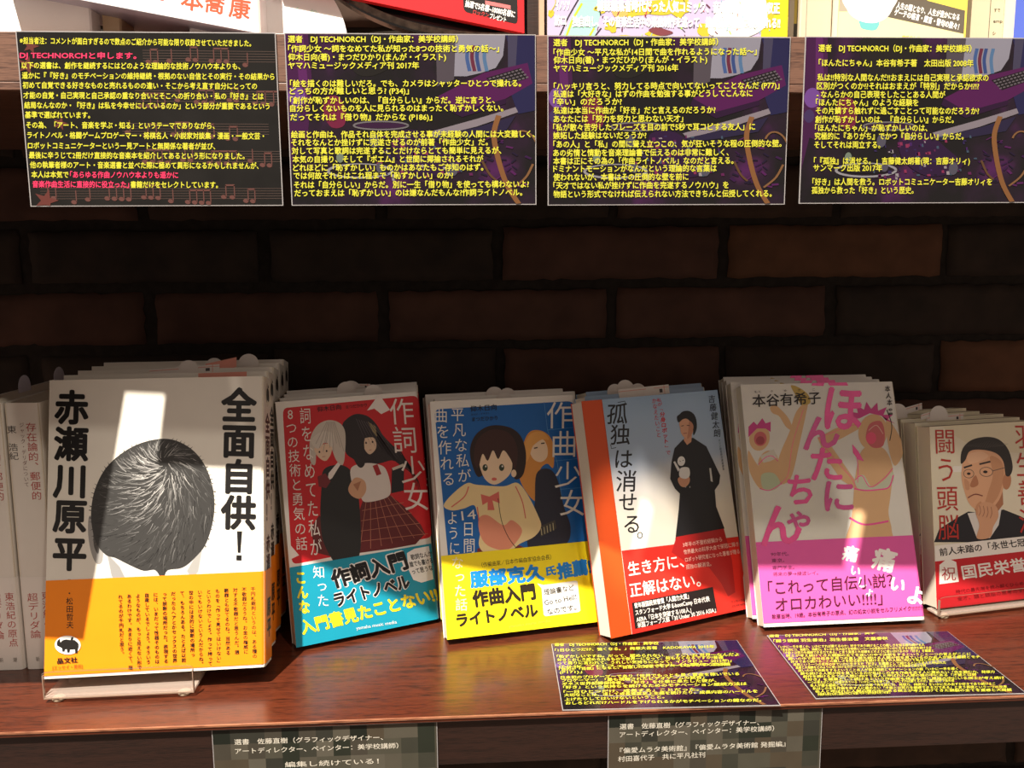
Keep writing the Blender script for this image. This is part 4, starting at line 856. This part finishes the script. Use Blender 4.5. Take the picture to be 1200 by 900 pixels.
# ---- paperback with a thinking man in a suit
def art_man(p):
    RD = (186, 52, 44); SK = (226, 174, 136); HR = (50, 45, 42); ST = (34, 34, 40)
    p.poly(ell(1190, 470, 90, 60), (224, 214, 184)); p.poly([(1120, 545), (1140, 545), (1140, 552), (1118, 552)], (240, 236, 226))
    p.poly([(1096, 633), (1102, 618), (1120, 606), (1134, 598), (1150, 600), (1172, 596), (1190, 604), (1216, 616), (1216, 634)], ST)
    p.poly([(1133, 600), (1150, 598), (1170, 594), (1166, 614), (1156, 629), (1142, 629)], (222, 218, 212))
    p.poly([(1136, 566), (1172, 560), (1172, 590), (1160, 606), (1146, 606), (1138, 590)], (178, 122, 88))
    p.poly([(1130, 540), (1132, 526), (1146, 518), (1164, 518), (1176, 532), (1176, 556), (1170, 580), (1160, 594), (1148, 598), (1136, 590), (1130, 572), (1128, 556)], SK, smooth=True)
    p.poly([(1160, 534), (1172, 540), (1174, 556), (1168, 578), (1158, 592), (1150, 597), (1156, 576), (1162, 556)], (204, 150, 112), smooth=True); p.poly([(1136, 532), (1150, 528), (1158, 534), (1148, 540), (1137, 542)], (234, 188, 152), smooth=True)
    p.poly([(1131, 560), (1136, 564), (1136, 572), (1132, 572)], (208, 154, 118), smooth=True)
    p.poly(ell(1177, 563, 4.6, 10, 8), (192, 134, 98))
    p.poly([(1128, 542), (1130, 526), (1140, 515), (1156, 511), (1170, 514), (1180, 526), (1184, 545), (1181, 556), (1176, 556), (1174, 540), (1166, 530), (1150, 526), (1138, 528), (1133, 538)], HR, smooth=True)
    p.up()
    for i in range(16): p.stroke([(1134+i*2.6, 524-abs(i-8)*.3), (1138+i*2.8, 515+abs(i-8)*.6)], .7, (84, 78, 74), same=True, taper=True)
    p.stroke([(1131, 547), (1140, 544)], 2, HR); p.stroke([(1148, 543), (1160, 540)], 2, HR)
    p.up(); p.ring(1136, 554, 5.5, 5, .6, (90, 84, 80)); p.ring(1155, 552, 7, 5.4, .6, (90, 84, 80)); p.stroke([(1162, 551), (1176, 547)], .7, (90, 84, 80))
    p.poly(ell(1136, 554, 2, 1.5), (40, 30, 28)); p.poly(ell(1154, 552, 2.4, 1.6), (40, 30, 28)); p.poly([(1143, 556), (1146, 566), (1140, 570), (1137, 567)], (184, 124, 90), smooth=True); p.stroke([(1134, 582), (1142, 578), (1150, 580)], 1.3, (130, 70, 60), smooth=True)
    # hand at the chin: curled fingers and thumb over a wrist
    p.poly([(1142, 600), (1146, 590), (1154, 587), (1164, 592), (1166, 604), (1160, 616), (1156, 628), (1142, 629), (1145, 614)], (216, 164, 128), smooth=True)
    for k in range(4): p.stroke([(1146+k*4.2, 591+k*.6), (1147+k*4, 598+k*.8), (1145+k*4, 603+k)], .6, (150, 96, 70), smooth=True)
    p.stroke([(1143, 602), (1143.6, 592), (1148, 587)], 2.4, (206, 150, 112), smooth=True)
    p.vtext('闘う頭脳', (1111.5, 499), (1112, 632), 24, RD, off=0.0); p.vtext('羽生善治', (1199, 494), (1199, 626), 24, RD, off=0.0)
def art_man_band(p):
    Wh = (240, 236, 228); BK = (30, 26, 26)
    p.poly([(1096, 637), (1216, 625), (1216, 642), (1096, 655)], Wh)
    p.text('前人未踏の「永世七冠」達成!', (1101, 644.5), (1224, 630.5), 9.6, BK, off=0.02)
    p.poly([(1099.5, 681), (1100.5, 659), (1109.5, 651.5), (1118.5, 656), (1120.5, 678.5)], Wh); p.glyph('祝', (1110, 669), 16, 17, (170, 30, 34), off=0.0)
    p.text('国民栄誉賞', (1124, 668), (1210, 657), 17, Wh, off=0.022); p.text('時代の最先端を読み解くひらめきの', (1117, 690), (1200, 680), 5, (110, 16, 22), off=0.004); p.text('全才、頭と頭脳の思考のすべて', (1118, 698), (1200, 688), 5, (110, 16, 22), off=0.004)
TH = 16
t = book('paperback', 'paperback with a man in glasses and red band, frontmost of its pile', 'book', 'paperbacks at the right end', 108, 154, TH, ink((230, 222, 198)), art_man, None, ((1096, 709), (1210, 697), (1212, 492), (1096, 499)), ((51, 52), ink((196, 34, 42))), art_man_band)
PAPERS = stack(t, ['paperback standing second in the right-hand pile', 'paperback standing third in the right-hand pile', 'fourth paperback of the right-hand pile, shifted left with red lettering showing', 'rearmost paperback of the right-hand pile'], (392.8, 131, 7.0), 10, 8, TH, (0, -0.5, -10, -9))

# ---- spine-out white volumes at the left end
def spine_white(p):
    RD = (176, 62, 56); BK = (50, 44, 42); W = p.W
    p.vtext('東 浩紀', (W*.16, 16), (W*.16, 42), 7, BK, off=0.002); p.vtext('ジャック・デリダについて', (W*.47, 14), (W*.47, 62), 3.4, (120, 84, 78), off=0)
    p.vtext('存在論的、郵便的', (W*.74, 14), (W*.74, 72), 7.6, RD, off=0.0)
def spine_white_band(p):
    RD = (176, 62, 56); W = p.W
    p.vtext('超デリダ論', (W*.36, 142), (W*.36, 178), 8, RD, off=0.0); p.vtext('東浩紀の原点', (W*.78, 141), (W*.78, 184), 7, RD, off=0.0)
    p.text('新', (W*.3, 194), (W*.42, 194), 4, (120, 110, 100), off=0); p.text('潮', (W*.72, 194), (W*.84, 194), 4, (120, 110, 100), off=0)
M_WB = ink((226, 220, 210))
TW = 24.5
t = book('hardback', 'white spine-out hardback with red title, beside the white head book', 'book', 'white spine-out hardbacks', 132, 202, TW, M_WB, None, spine_white, None, (72, ink((230, 224, 216))), None, spine_white_band)
place(t, (-334, 88+132, 0.3), -90, 0, 0)
def spine_at(x, lean): return Matrix.Translation(Vector((x, 220, 0.3))*S) @ Matrix.Rotation(R(lean), 4, 'Y') @ Matrix.Rotation(R(-90), 4, 'Z')
t.matrix_world = spine_at(-333.5, 0.3)
dup(t, 'white spine-out hardback with red title, leftmost in the picture', spine_at(-360, 0.3))
# ---- clear acrylic book stands
def stand(label, x, y, w, d, lip, rz, backh):
    t = empty('book_stand', (x, y, 0)); tag(t, label, 'book stand', 'clear acrylic book stands'); t.rotation_euler = (0, 0, R(rz))
    mb = MB(); mb.box(0, w, 0, d, 3.2, 5.2, M_HAZY, bevel=0.4); mb.build('base_plate', t)
    mb = MB(); mb.prism(rrect([(0, 5.3), (w, 5.3), (w, lip), (0, lip)], 0.1), -0.2, 1.6, M_ACRYLIC); mb.build('front_lip', t)
    mb = MB(); e = 0.4
    q = rrect([(0, 4), (w, 4), (w, lip), (0, lip)], 0.1)
    mb2 = MB()
    for (x0, z0), (x1, z1) in zip(q[4:], q[5:]+q[:1]):
        if min(z0, z1) > 6: mb2.add([(x0, -0.6, z0), (x1, -0.6, z1), (x1, -0.6, z1-e), (x0, -0.6, z0-e)], [(0, 1, 2, 3)], M_ACRYLIC_EDGE)
    mb2.box(0, w, -0.7, -0.2, 3.0, 3.9, M_ACRYLIC_EDGE); mb2.box(0, 0.5, -0.6, 1.6, 4, lip-3, M_ACRYLIC_EDGE); mb2.box(w-.5, w, -0.6, 1.6, 4, lip-3, M_ACRYLIC_EDGE)
    mb2.build('polished_edge', t)
    if backh:
        mb3 = MB(); mb3.add([(0, d-1, 5.3), (w, d-1, 5.3), (w, d+backh*.22, backh), (0, d+backh*.22, backh), (0, d+.6, 5.3), (w, d+.6, 5.3), (w, d+1.6+backh*.22, backh), (0, d+1.6+backh*.22, backh)], [(0, 1, 2, 3), (5, 4, 7, 6), (1, 5, 6, 2), (4, 0, 3, 7), (3, 2, 6, 7), (4, 5, 1, 0)], M_ACRYLIC); mb3.build('back_rest', t)
    for fx in (8, w-8):
        for fy in (4, d-6):
            f = MB(); f.lathe([(3.6, 0), (4.2, .8), (4.2, 2.2), (3.2, 3.1)], (fx, fy, 0), mat('rubber_foot', (196, 180, 154), rough=0.4)); f.build('foot', t)
stand('clear acrylic stand under the front white head book', -295.5, 36.5, 101, 36, 23, 1.5, 0)
stand('clear acrylic stand with lip under the right-hand paperback', 391, 124.5, 112, 14, 20, 10, 0)

# ---- sales slips whose round tabs stick out of the piles
M_SLIP = mat('slip_paper', (232, 224, 216), rough=0.6, var=0.03); M_SLIP_PINK = mat('slip_pink_print', (226, 150, 132), rough=0.6, var=0.05)
def slip(label, base_book, lx, ly, H, tab=8.5, strip=None, tilt=0, pink=False, up=0):
    """Thin folded slip standing in the gap behind a book: round white tab above the page edge."""
    t = empty('sales_slip'); tag(t, label, 'sales slip', 'sales slips between the books')
    M = base_book.matrix_world @ Matrix.Translation(Vector((lx, ly, H))*S) @ Matrix.Rotation(R(tilt), 4, 'Y')
    t.matrix_world = M
    mb = MB(); n = 18
    pts = [(-tab, -7), (tab, -7)]+[(tab*math.cos(a), up+tab*0.95*math.sin(a)) for a in np.linspace(0, math.pi, n)]
    mb.prism(pts, 0, 0.25, M_SLIP); mb.build('tab', t)
    if strip:
        x0, x1, z0, z1, sl = strip; mb = MB()
        mb.prism([(x0, z0), (x1, z0+sl), (x1, z1+sl), (x0, z1)], 0.27, 0.5, M_SLIP)
        p = Print(mb, x1-x0, z1-z0, None, (x0, 0.27, z0), (1, 0, sl/(x1-x0)), (0, 0, 1), (0, -1, 0))
        w, h = x1-x0, z1-z0
        if pink: p.poly([(0, 0), (w, 0), (w, h), (0, h)], M_SLIP_PINK)
        else:
            p.stroke([(0, h*.25), (w, h*.25)], .5, M_SLIP_PINK); p.stroke([(w*.9, 0), (w*.9, h)], .5, M_SLIP_PINK); p.poly([(w*.8, h*.4), (w*.86, h*.4), (w*.86, h*.8), (w*.8, h*.8)], (60, 50, 50))
        mb.build('strip', t)
bpy.context.view_layer.update()
slip('round white slip tab above the white head books, left of two close together', HEADS[1], 83, T1+0.4, 209, 7.5, (-30, 24, 0.5, 6.5, 3), up=6)
slip('round slip tab half hidden behind another above the white head books', HEADS[2], 97, T1+0.4, 209, 7, up=5)
slip('rightmost round slip tab above the white head books', HEADS[2], 124, T1+0.4, 209, 8, None, 6, up=7)
slip('salmon slip lying low along the top of the front white head book', HEADS[0], 110, T1+0.5, 209, 3, (-14, 22, -2, 6.0, 0.5), 0, True)
slip('salmon slip tilted above the white head books between the round tabs', HEADS[1], 106, T1+1.0, 209, 3, (-10, 14, 2, 10, 5), 0, True)
slip('round slip tab above the red novels, left one', REDS[1], 60, 17.5, 192, 8.5, (-20, 60, -3, 1.6, -1), up=3)
slip('round slip tab above the red novels, right one', REDS[0], 85, 17.5, 192, 8, up=2)
slip('pale folded slip top behind the left tab above the red novels', REDS[2], 62, 17.5, 192, 9.5, (-8, 18, 3, 7, -2))
slip('round slip tab above the blue novels, left one', BLUES[1], 57, 17.5, 191, 8, up=3)
slip('round slip tab above the blue novels, right one', BLUES[1], 69, 18.1, 191, 7.5, up=2)
slip('small slip tab just above the front blue novel', BLUES[0], 68, 17.5, 191, 8)
slip('big round slip tab in the middle above the sky-blue memoirs', t2, 53, TS+0.4, 189, 9, None, 0, up=5)
slip('round slip tab peeking out left above the sky-blue memoirs', t2, 42, TS+0.8, 189, 8, up=3)
slip('round slip tab peeking out right above the sky-blue memoirs', t2, 66, TS+1.0, 189, 9, up=1)
slip('white slip strip with round tab low above the jacketed memoir', SKYF, 80, TS+0.4, 189, 9, (-32, 20, 1, 9, 1))
slip('round slip tab above the right-hand paperbacks, left one', PAPERS[2], 10, TH+0.4, 154, 10, (-8, 26, 0, 6, 7), 0, up=4)
slip('round slip tab above the right-hand paperbacks, right one', PAPERS[1], 38, TH+0.4, 154, 9.5, (-12, 26, -2, 4, 1), up=4)
slip('teal edged slip between the two round tabs of the right-hand paperbacks', PAPERS[1], 30, TH+0.9, 154, 5, (-10, 10, 1, 6, 4))
def flat_tab(label, x, y, z):
    t = empty('sales_slip', (x, y, z)); tag(t, label, 'sales slip', 'sales slips between the books'); t.rotation_euler = (0, 0, R(-90))
    mb = MB(); mb.prism([(-9, 0), (9, 0)]+[(9*math.cos(a), 4+9*math.sin(a)) for a in np.linspace(0, math.pi, 16)], 0, 0.3, mat('slip_lavender', (206, 200, 214), rough=0.6)); mb.build('tab', t)
flat_tab('lavender slip tab above the white spine-out hardbacks, farther one', -346, 200, 202.3)
flat_tab('lavender slip tab above the white spine-out hardbacks, nearer one', -347, 146, 202.3)

# ------------------------------------------------------------------ display on the upper shelf
ZU = 433.2
def on_shelf(name, label, cat, x, y=14, group=None):
    t = empty(name, (x, y, ZU)); tag(t, label, cat, group); return t
def upright(name, label, x0, x1, D, H, y, cover, art=None, quad=None, group='books on the upper shelf', rz=0, cat='book'):
    """Book standing face out on the upper shelf."""
    t = on_shelf(name, label, cat, x0, y, group); W = x1-x0
    mb = MB(); mb.box(0.5, W-0.6, 0.5, D-0.5, 0.4, H-0.4, M_PAGE); mb.build('page_block', t)
    mb = MB(); mb.prism([(0, 0), (W-1, 0), (W, 1), (W, D-1), (W-1, D), (0, D), (0, D-.4), (W-1, D-.4), (W-.4, D-1), (W-.4, 1), (W-1, .4), (0, .4)], 0, H, cover, axis='z')
    if art: art(Print(mb, W, H, quad))
    mb.build('cover', t); return t

def slanted(name, label, cat, pts, y0, y1, m, x, extra=None, side=None, part='body'):
    t = on_shelf(name, label, cat, x, 0)
    mb = MB(); mb.prism(pts, y0, y1, m); 
    if extra: extra(mb)
    mb.build(part, t)
    if side:
        mb = MB(); mb.prism(side, y0+.5, y1, ink((186, 186, 206))); o = mb.build('bottom_panel', t); o['label'] = 'pale lilac underside'
    return t

# white book far left, overexposed under the lamp
def art_plain(p): p.stroke([(0, p.H-1.2), (p.W, p.H-1.2)], 1.2, (228, 196, 150))
upright('picture_book', 'plain white book standing at far left of the upper shelf', -336, -224, 14, 180, 22, ink((244, 242, 238)), art_plain)
upright('picture_book', 'tan-edged book behind the plain white one on the upper shelf', -222, -211, 22, 176, 34, ink((214, 188, 150)))
t = on_shelf('booklet', 'small red booklet lying under the slanted white box', 'booklet', -214, 14)
mb = MB(); mb.box(0, 46, 0, 60, 0, 0.6, ink((176, 60, 44))); mb.box(0, 46, 0, 60, 2.9, 3.5, ink((176, 60, 44))); mb.box(0, 0.6, 0, 60, 0, 3.5, ink((176, 60, 44))); mb.build('cover', t)
mb = MB(); mb.box(0.7, 45.5, 0.4, 59.6, 0.7, 2.8, M_PAGE); mb.build('page_block', t)
def brush(mb):
    p = Print(mb, 150, 100, ((52.5, 38), (312, 38), (312, -142), (52.5, -142)), (-150, 6, 0))
    RB = (226, 84, 56)
    for ch, q, w, r in (('本', (245, 2), 24, 8), ('喬', (267, 6), 21, 8), ('康', (292, 10.5), 22, 8), ('た', (212, -2), 12, 8), ('ー', (228, 1), 10, 8)): p.glyph(ch, q, w, w, RB, off=0.02, rot=r)
    p.stroke([(311, 38), (310, -140)], 1.4, (214, 190, 170))
slanted('display_box', 'white slanted box with red brush lettering, pale lilac underside', 'box', [(-150, 27.5), (0, 1.0), (0, 100), (-150, 126)], 6, 66, ink((240, 238, 238)), -119.5, brush, [(-150, 27.1), (0, 0.6), (0, 1.0), (-150, 27.5)])
def greenish(mb):
    p = Print(mb, 96, 48, ((313-86, 38), (313+86, 38), (313+86, -48), (313-86, -48)), (-48, 24, 0))
    for ch, q in (('く', (345, 3)), ('ね', (363, 5))): p.glyph(ch, q, 9, 8, (190, 226, 206), off=0)
slanted('display_card', 'white arched card with faint green writing on the upper shelf', 'card', [(48*math.cos(a), 48*math.sin(a)) for a in np.linspace(0, math.pi, 40)], 24, 26, ink((244, 242, 240)), -119, greenish)
# dark oval holder with a red package leaning in it
M_BLACKG = mat('black_gloss', (26, 24, 24), rough=0.2, coat=0.6); M_RIM = mat('worn_grey_rim', (110, 104, 92), rough=0.5, var=0.5, scale=300)
t = on_shelf('oval_tray', 'black oval tray with worn grey rim behind the red package', 'tray', 18, 30)
el = [(118*math.cos(a), 69+66*math.sin(a)) for a in np.linspace(math.pi*1.03, math.pi*1.56, 36)]
mb = MB(); mb.prism(el+[(26, 130), (-118, 130)], 0, 4, M_BLACKG); mb.build('tray_back', t)
mb = MB(); o_ = [(x*1.0, z) for x, z in el]; i_ = [(x*0.965, 69+(z-69)*0.93) for x, z in el][::-1]; mb.prism(o_+i_, -5, 0, M_RIM); mb.build('rim', t)
o_ = [(x*1.012, 69+(z-69)*1.02) for x, z in el]; i_ = list(el)[::-1]; mb = MB(); mb.prism(o_+i_, -6, 4, M_BLACKG); mb.build('outer_edge', t)
def red_label(mb):
    p = Print(mb, 150, 100, ((345, 40), (615, 40), (615, -140), (345, -140)), (-150, 18, 0)); Wh = (240, 236, 230)
    p.poly(rrect([(548, 8), (608, 21), (607, -50), (547, -60)], 0.1), (34, 30, 30))
    p.poly([(572, 0), (600, 5), (600, 1), (572, -4)], (206, 110, 110))
    p.text('抽選で5名様~10000名様に', (550, -1), (605, 10.5), 7.6, Wh, off=0.03); p.text('ロックン', (558.5, 8), (576, 11.6), 6, (190, 60, 56), off=0.02); p.text('プレゼント', (577, 12), (595, 16), 6.4, Wh, off=0.03)
slanted('package', 'red package with black prize label leaning in the black oval tray', 'package', [(-150, 34), (0, 5.6), (-0.5, 120), (-150, 146)], 18, 24, ink((222, 36, 42)), 38, red_label)
t = on_shelf('shelf_divider', 'dark upright wooden divider left of the lilac and yellow book', 'divider', 40, 20)
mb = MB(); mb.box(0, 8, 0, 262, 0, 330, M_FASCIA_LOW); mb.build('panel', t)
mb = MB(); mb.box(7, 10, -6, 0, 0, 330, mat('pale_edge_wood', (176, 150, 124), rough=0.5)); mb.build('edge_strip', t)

def art_lilac(p):
    rnd = random.Random(4); Y = (186, 168, 50); BK = (48, 40, 50); LI = (222, 212, 232)
    p.poly([(884, 40), (915, 40), (915, -200), (884, -200)], (206, 186, 40))
    p.poly([(655, 40), (680, -10), (705, -12), (692, 40)], (150, 204, 188)); p.stroke([(651, 40), (656, 30), (664, 14), (680, -12)], 1.6, BK, smooth=True); p.stroke([(660, 38), (668, 18), (678, 2)], 2.4, (170, 196, 50)); p.stroke([(692, 38), (700, 28)], 1.6, BK); p.stroke([(686, 38), (692, 28)], 2.2, (170, 196, 50))
    for cx, cy, rx, ry in ((643, 13, 4, 4), (740, 8, 16, 9), (765, 6, 22, 10), (712, 26, 8, 6), (760, 34, 10, 5), (818, 30, 10, 8), (890, 12, 9, 14), (700, 8, 8, 4), (726, 38, 9, 3), (840, 12, 8, 6), (790, 4, 12, 12)): p.poly([(cx+rx*math.cos(a)*rnd.uniform(.7, 1.2), cy+ry*math.sin(a)*rnd.uniform(.7, 1.2)) for a in np.linspace(0, 2*math.pi, 12, endpoint=False)], Y, smooth=True)
    p.stroke([(642, 12), (648, 2), (646, -8)], 1, Y, smooth=True); p.poly([(712, 8), (724, 4), (730, 14), (716, 16)], (228, 160, 90), smooth=True)
    p.poly([(822, 30), (850, -10), (884, -10), (890, 22), (872, 36), (845, 38)], (206, 212, 208), smooth=True)
    p.up()
    for i in range(70):
        x = rnd.uniform(690, 898); y = rnd.uniform(-4, 36); a = rnd.uniform(0.6, 2.2); l = rnd.uniform(1.5, 6)
        p.stroke([(x, y), (x+l*math.cos(a), y+l*math.sin(a))], rnd.uniform(.5, 1.4), rnd.choice([BK, BK, (96, 50, 70), (200, 70, 70), (120, 170, 190), (160, 210, 80)]), same=True)
    p.poly([(754, 30), (762, 27), (776, 30), (782, 33), (770, 36), (760, 34)], (110, 56, 64), smooth=True)
    Wh = (250, 248, 246)
    p.text('イノソソ', (648, 4), (664, 4), 12, Wh, off=0.03); p.text('雑誌編集者時代だった人気コミック、音楽活動・執筆・収正', (695, 4), (905, 6), 13, Wh, off=0.04)
    p.text('訪ロ', (647, 20), (660, 20), 12, Wh, off=0.04); p.text('独自出し、その音楽生活中の楽曲制作を追って、編曲音楽理論に取り入れる!!', (667, 21), (906, 22), 12, Wh, off=0.04)
    p.stroke([(639, 39), (915, 41)], 1.2, (210, 200, 180))
upright('picture_book', 'lilac and yellow picture book with crowded white lettering, upper shelf', 51.5, 200.5, 14, 205, 10, ink((176, 166, 196)), art_lilac, ((639, 40), (915, 41), (917, -340), (637, -340)))
def edge_book(label, x0, x1, c, art, y=24, D=120, H=178):
    t = on_shelf('spine_out_book', label, 'book', x0, y, 'books on the upper shelf'); W = x1-x0
    mb = MB(); mb.box(0.8, W-0.8, 1.2, D, 0.6, H-0.6, M_PAGE); mb.build('page_block', t)
    mb = MB(); mb.prism([(0.8, 0), (W-.8, 0), (W, .8), (W, D), (W-.7, D), (W-.7, .8), (.7, .8), (.7, D), (0, D), (0, .8)], 0, H, c, axis='z'); art(Print(mb, W, H)); mb.build('cover', t)
def e1(p): p.poly([(0, p.H), (3.2, p.H), (3.2, 0), (0, 0)], (214, 190, 70)); p.poly([(3.4, p.H-2), (5, p.H-2), (5, p.H-10), (3.4, p.H-10)], (50, 44, 36)); p.poly([(3.4, p.H-18), (5, p.H-18), (5, 4), (3.4, 4)], (70, 62, 50)); p.poly([(8.6, p.H), (p.W, p.H), (p.W, p.H-14), (8.6, p.H-14)], (60, 56, 44)); p.poly([(8.6, p.H-14), (p.W, p.H-14), (p.W, 0), (8.6, 0)], (180, 160, 70))
edge_book('narrow book with yellow stripe and dark marks beside the lilac book', 201, 211.5, ink((188, 176, 150)), e1)
edge_book('grey-beige book spine left of the cream cup book, upper shelf', 212, 232.5, ink((196, 184, 160)), lambda p: p.stroke([(4, p.H), (4, 0)], .5, (150, 140, 120)), y=20)
def art_cup(p):
    Wh = (248, 246, 240); GR = (98, 90, 78); TE = (110, 184, 186); Y = (250, 220, 90)
    p.poly([(975, 40), (1123, 40), (1123, -40), (975, -40)], (252, 238, 170))
    p.poly([(975, 8), (985, 8), (985, -30), (975, -30)], (170, 160, 140))
    p.poly([(1033, -20), (1123, -2), (1123, 32), (1028, 13)], GR); p.poly([(1040, -24), (1123, -8), (1123, 8), (1040, -10)], GR); p.poly([(1090, -30), (1123, -30), (1123, 7), (1076, -4)], Y)
    p.poly([(1000, 16), (1021, 18), (1020, 26), (1014, 28), (1003, 26), (1000, 22)], TE, smooth=True)
    p.poly([(981, -10), (1038, -10), (1036, 6), (1028, 16), (1014, 20), (998, 17), (986, 8)], Wh, smooth=True)
    p.up()
    for i in range(12): p.stroke([(984+i*4.4, -8), (985+i*4.3, 5+i % 3)], .8, (176, 214, 214), same=True)
    p.text('人生の糧となり、人生が豊かになる', (1041, 1), (1115, 14), 7.6, Wh, off=0.03); p.text('ゲーテの格言・箴言・警句の数々！', (1039, 8), (1115, 24), 7.8, Wh, off=0.035)
    p.text('新装版', (1049, 36), (1075, 38), 6, (240, 200, 60), off=0.03); p.poly([(1121, 40), (1123.5, 40), (1123.5, -40), (1121, -40)], Y)
upright('picture_book', 'cream book with white cup picture and dark slanted band, upper shelf', 233, 315, 16, 178, 12, ink((250, 226, 110)), art_cup, ((975, 40), (1123, 41), (1125, -285), (973, -285)))
def e2(p):
    p.stroke([(18.5, p.H), (18.5, 0)], .5, (110, 102, 86))
    for s_, z in (('すで', 22), ('emp', 15.5), ('シ', 8), ('ュ', 4.5), ('emerg', 1.6)): p.text(s_, (21, p.H-z), (21+min(6, 2*len(s_)), p.H-z), 2.6, (70, 64, 52), off=0.01)
upright('picture_book', 'grey-beige book with small black print right of the cream cup book', 316.5, 345, 20, 180, 20, ink((194, 184, 156)), e2)
def art_contour(p):
    W, H = p.W, p.H
    p.poly([(0, H), (W, H), (W, 0), (0, 0)], (84, 104, 196))
    for k, c in enumerate([(60, 170, 200), (84, 196, 110), (196, 214, 70), (236, 200, 60), (226, 120, 50), (206, 60, 60)]):
        r = 1-k*.14; p.poly([(6*k*1.6-2+30*0, 0), (2+k*5, H-34+k*1.5), (8+k*4, H-30-k*2), (14+k*3, H-18-k*5), (24+k*3, H-12-k*6), (34+k*2, H-3-k*9), (W, H-2-k*9), (W, 0)], c, smooth=False)
upright('picture_book', 'multicoloured contour-pattern book at the right end of the upper shelf', 344.5, 460, 16, 184, 9, ink((84, 104, 196)), art_contour)
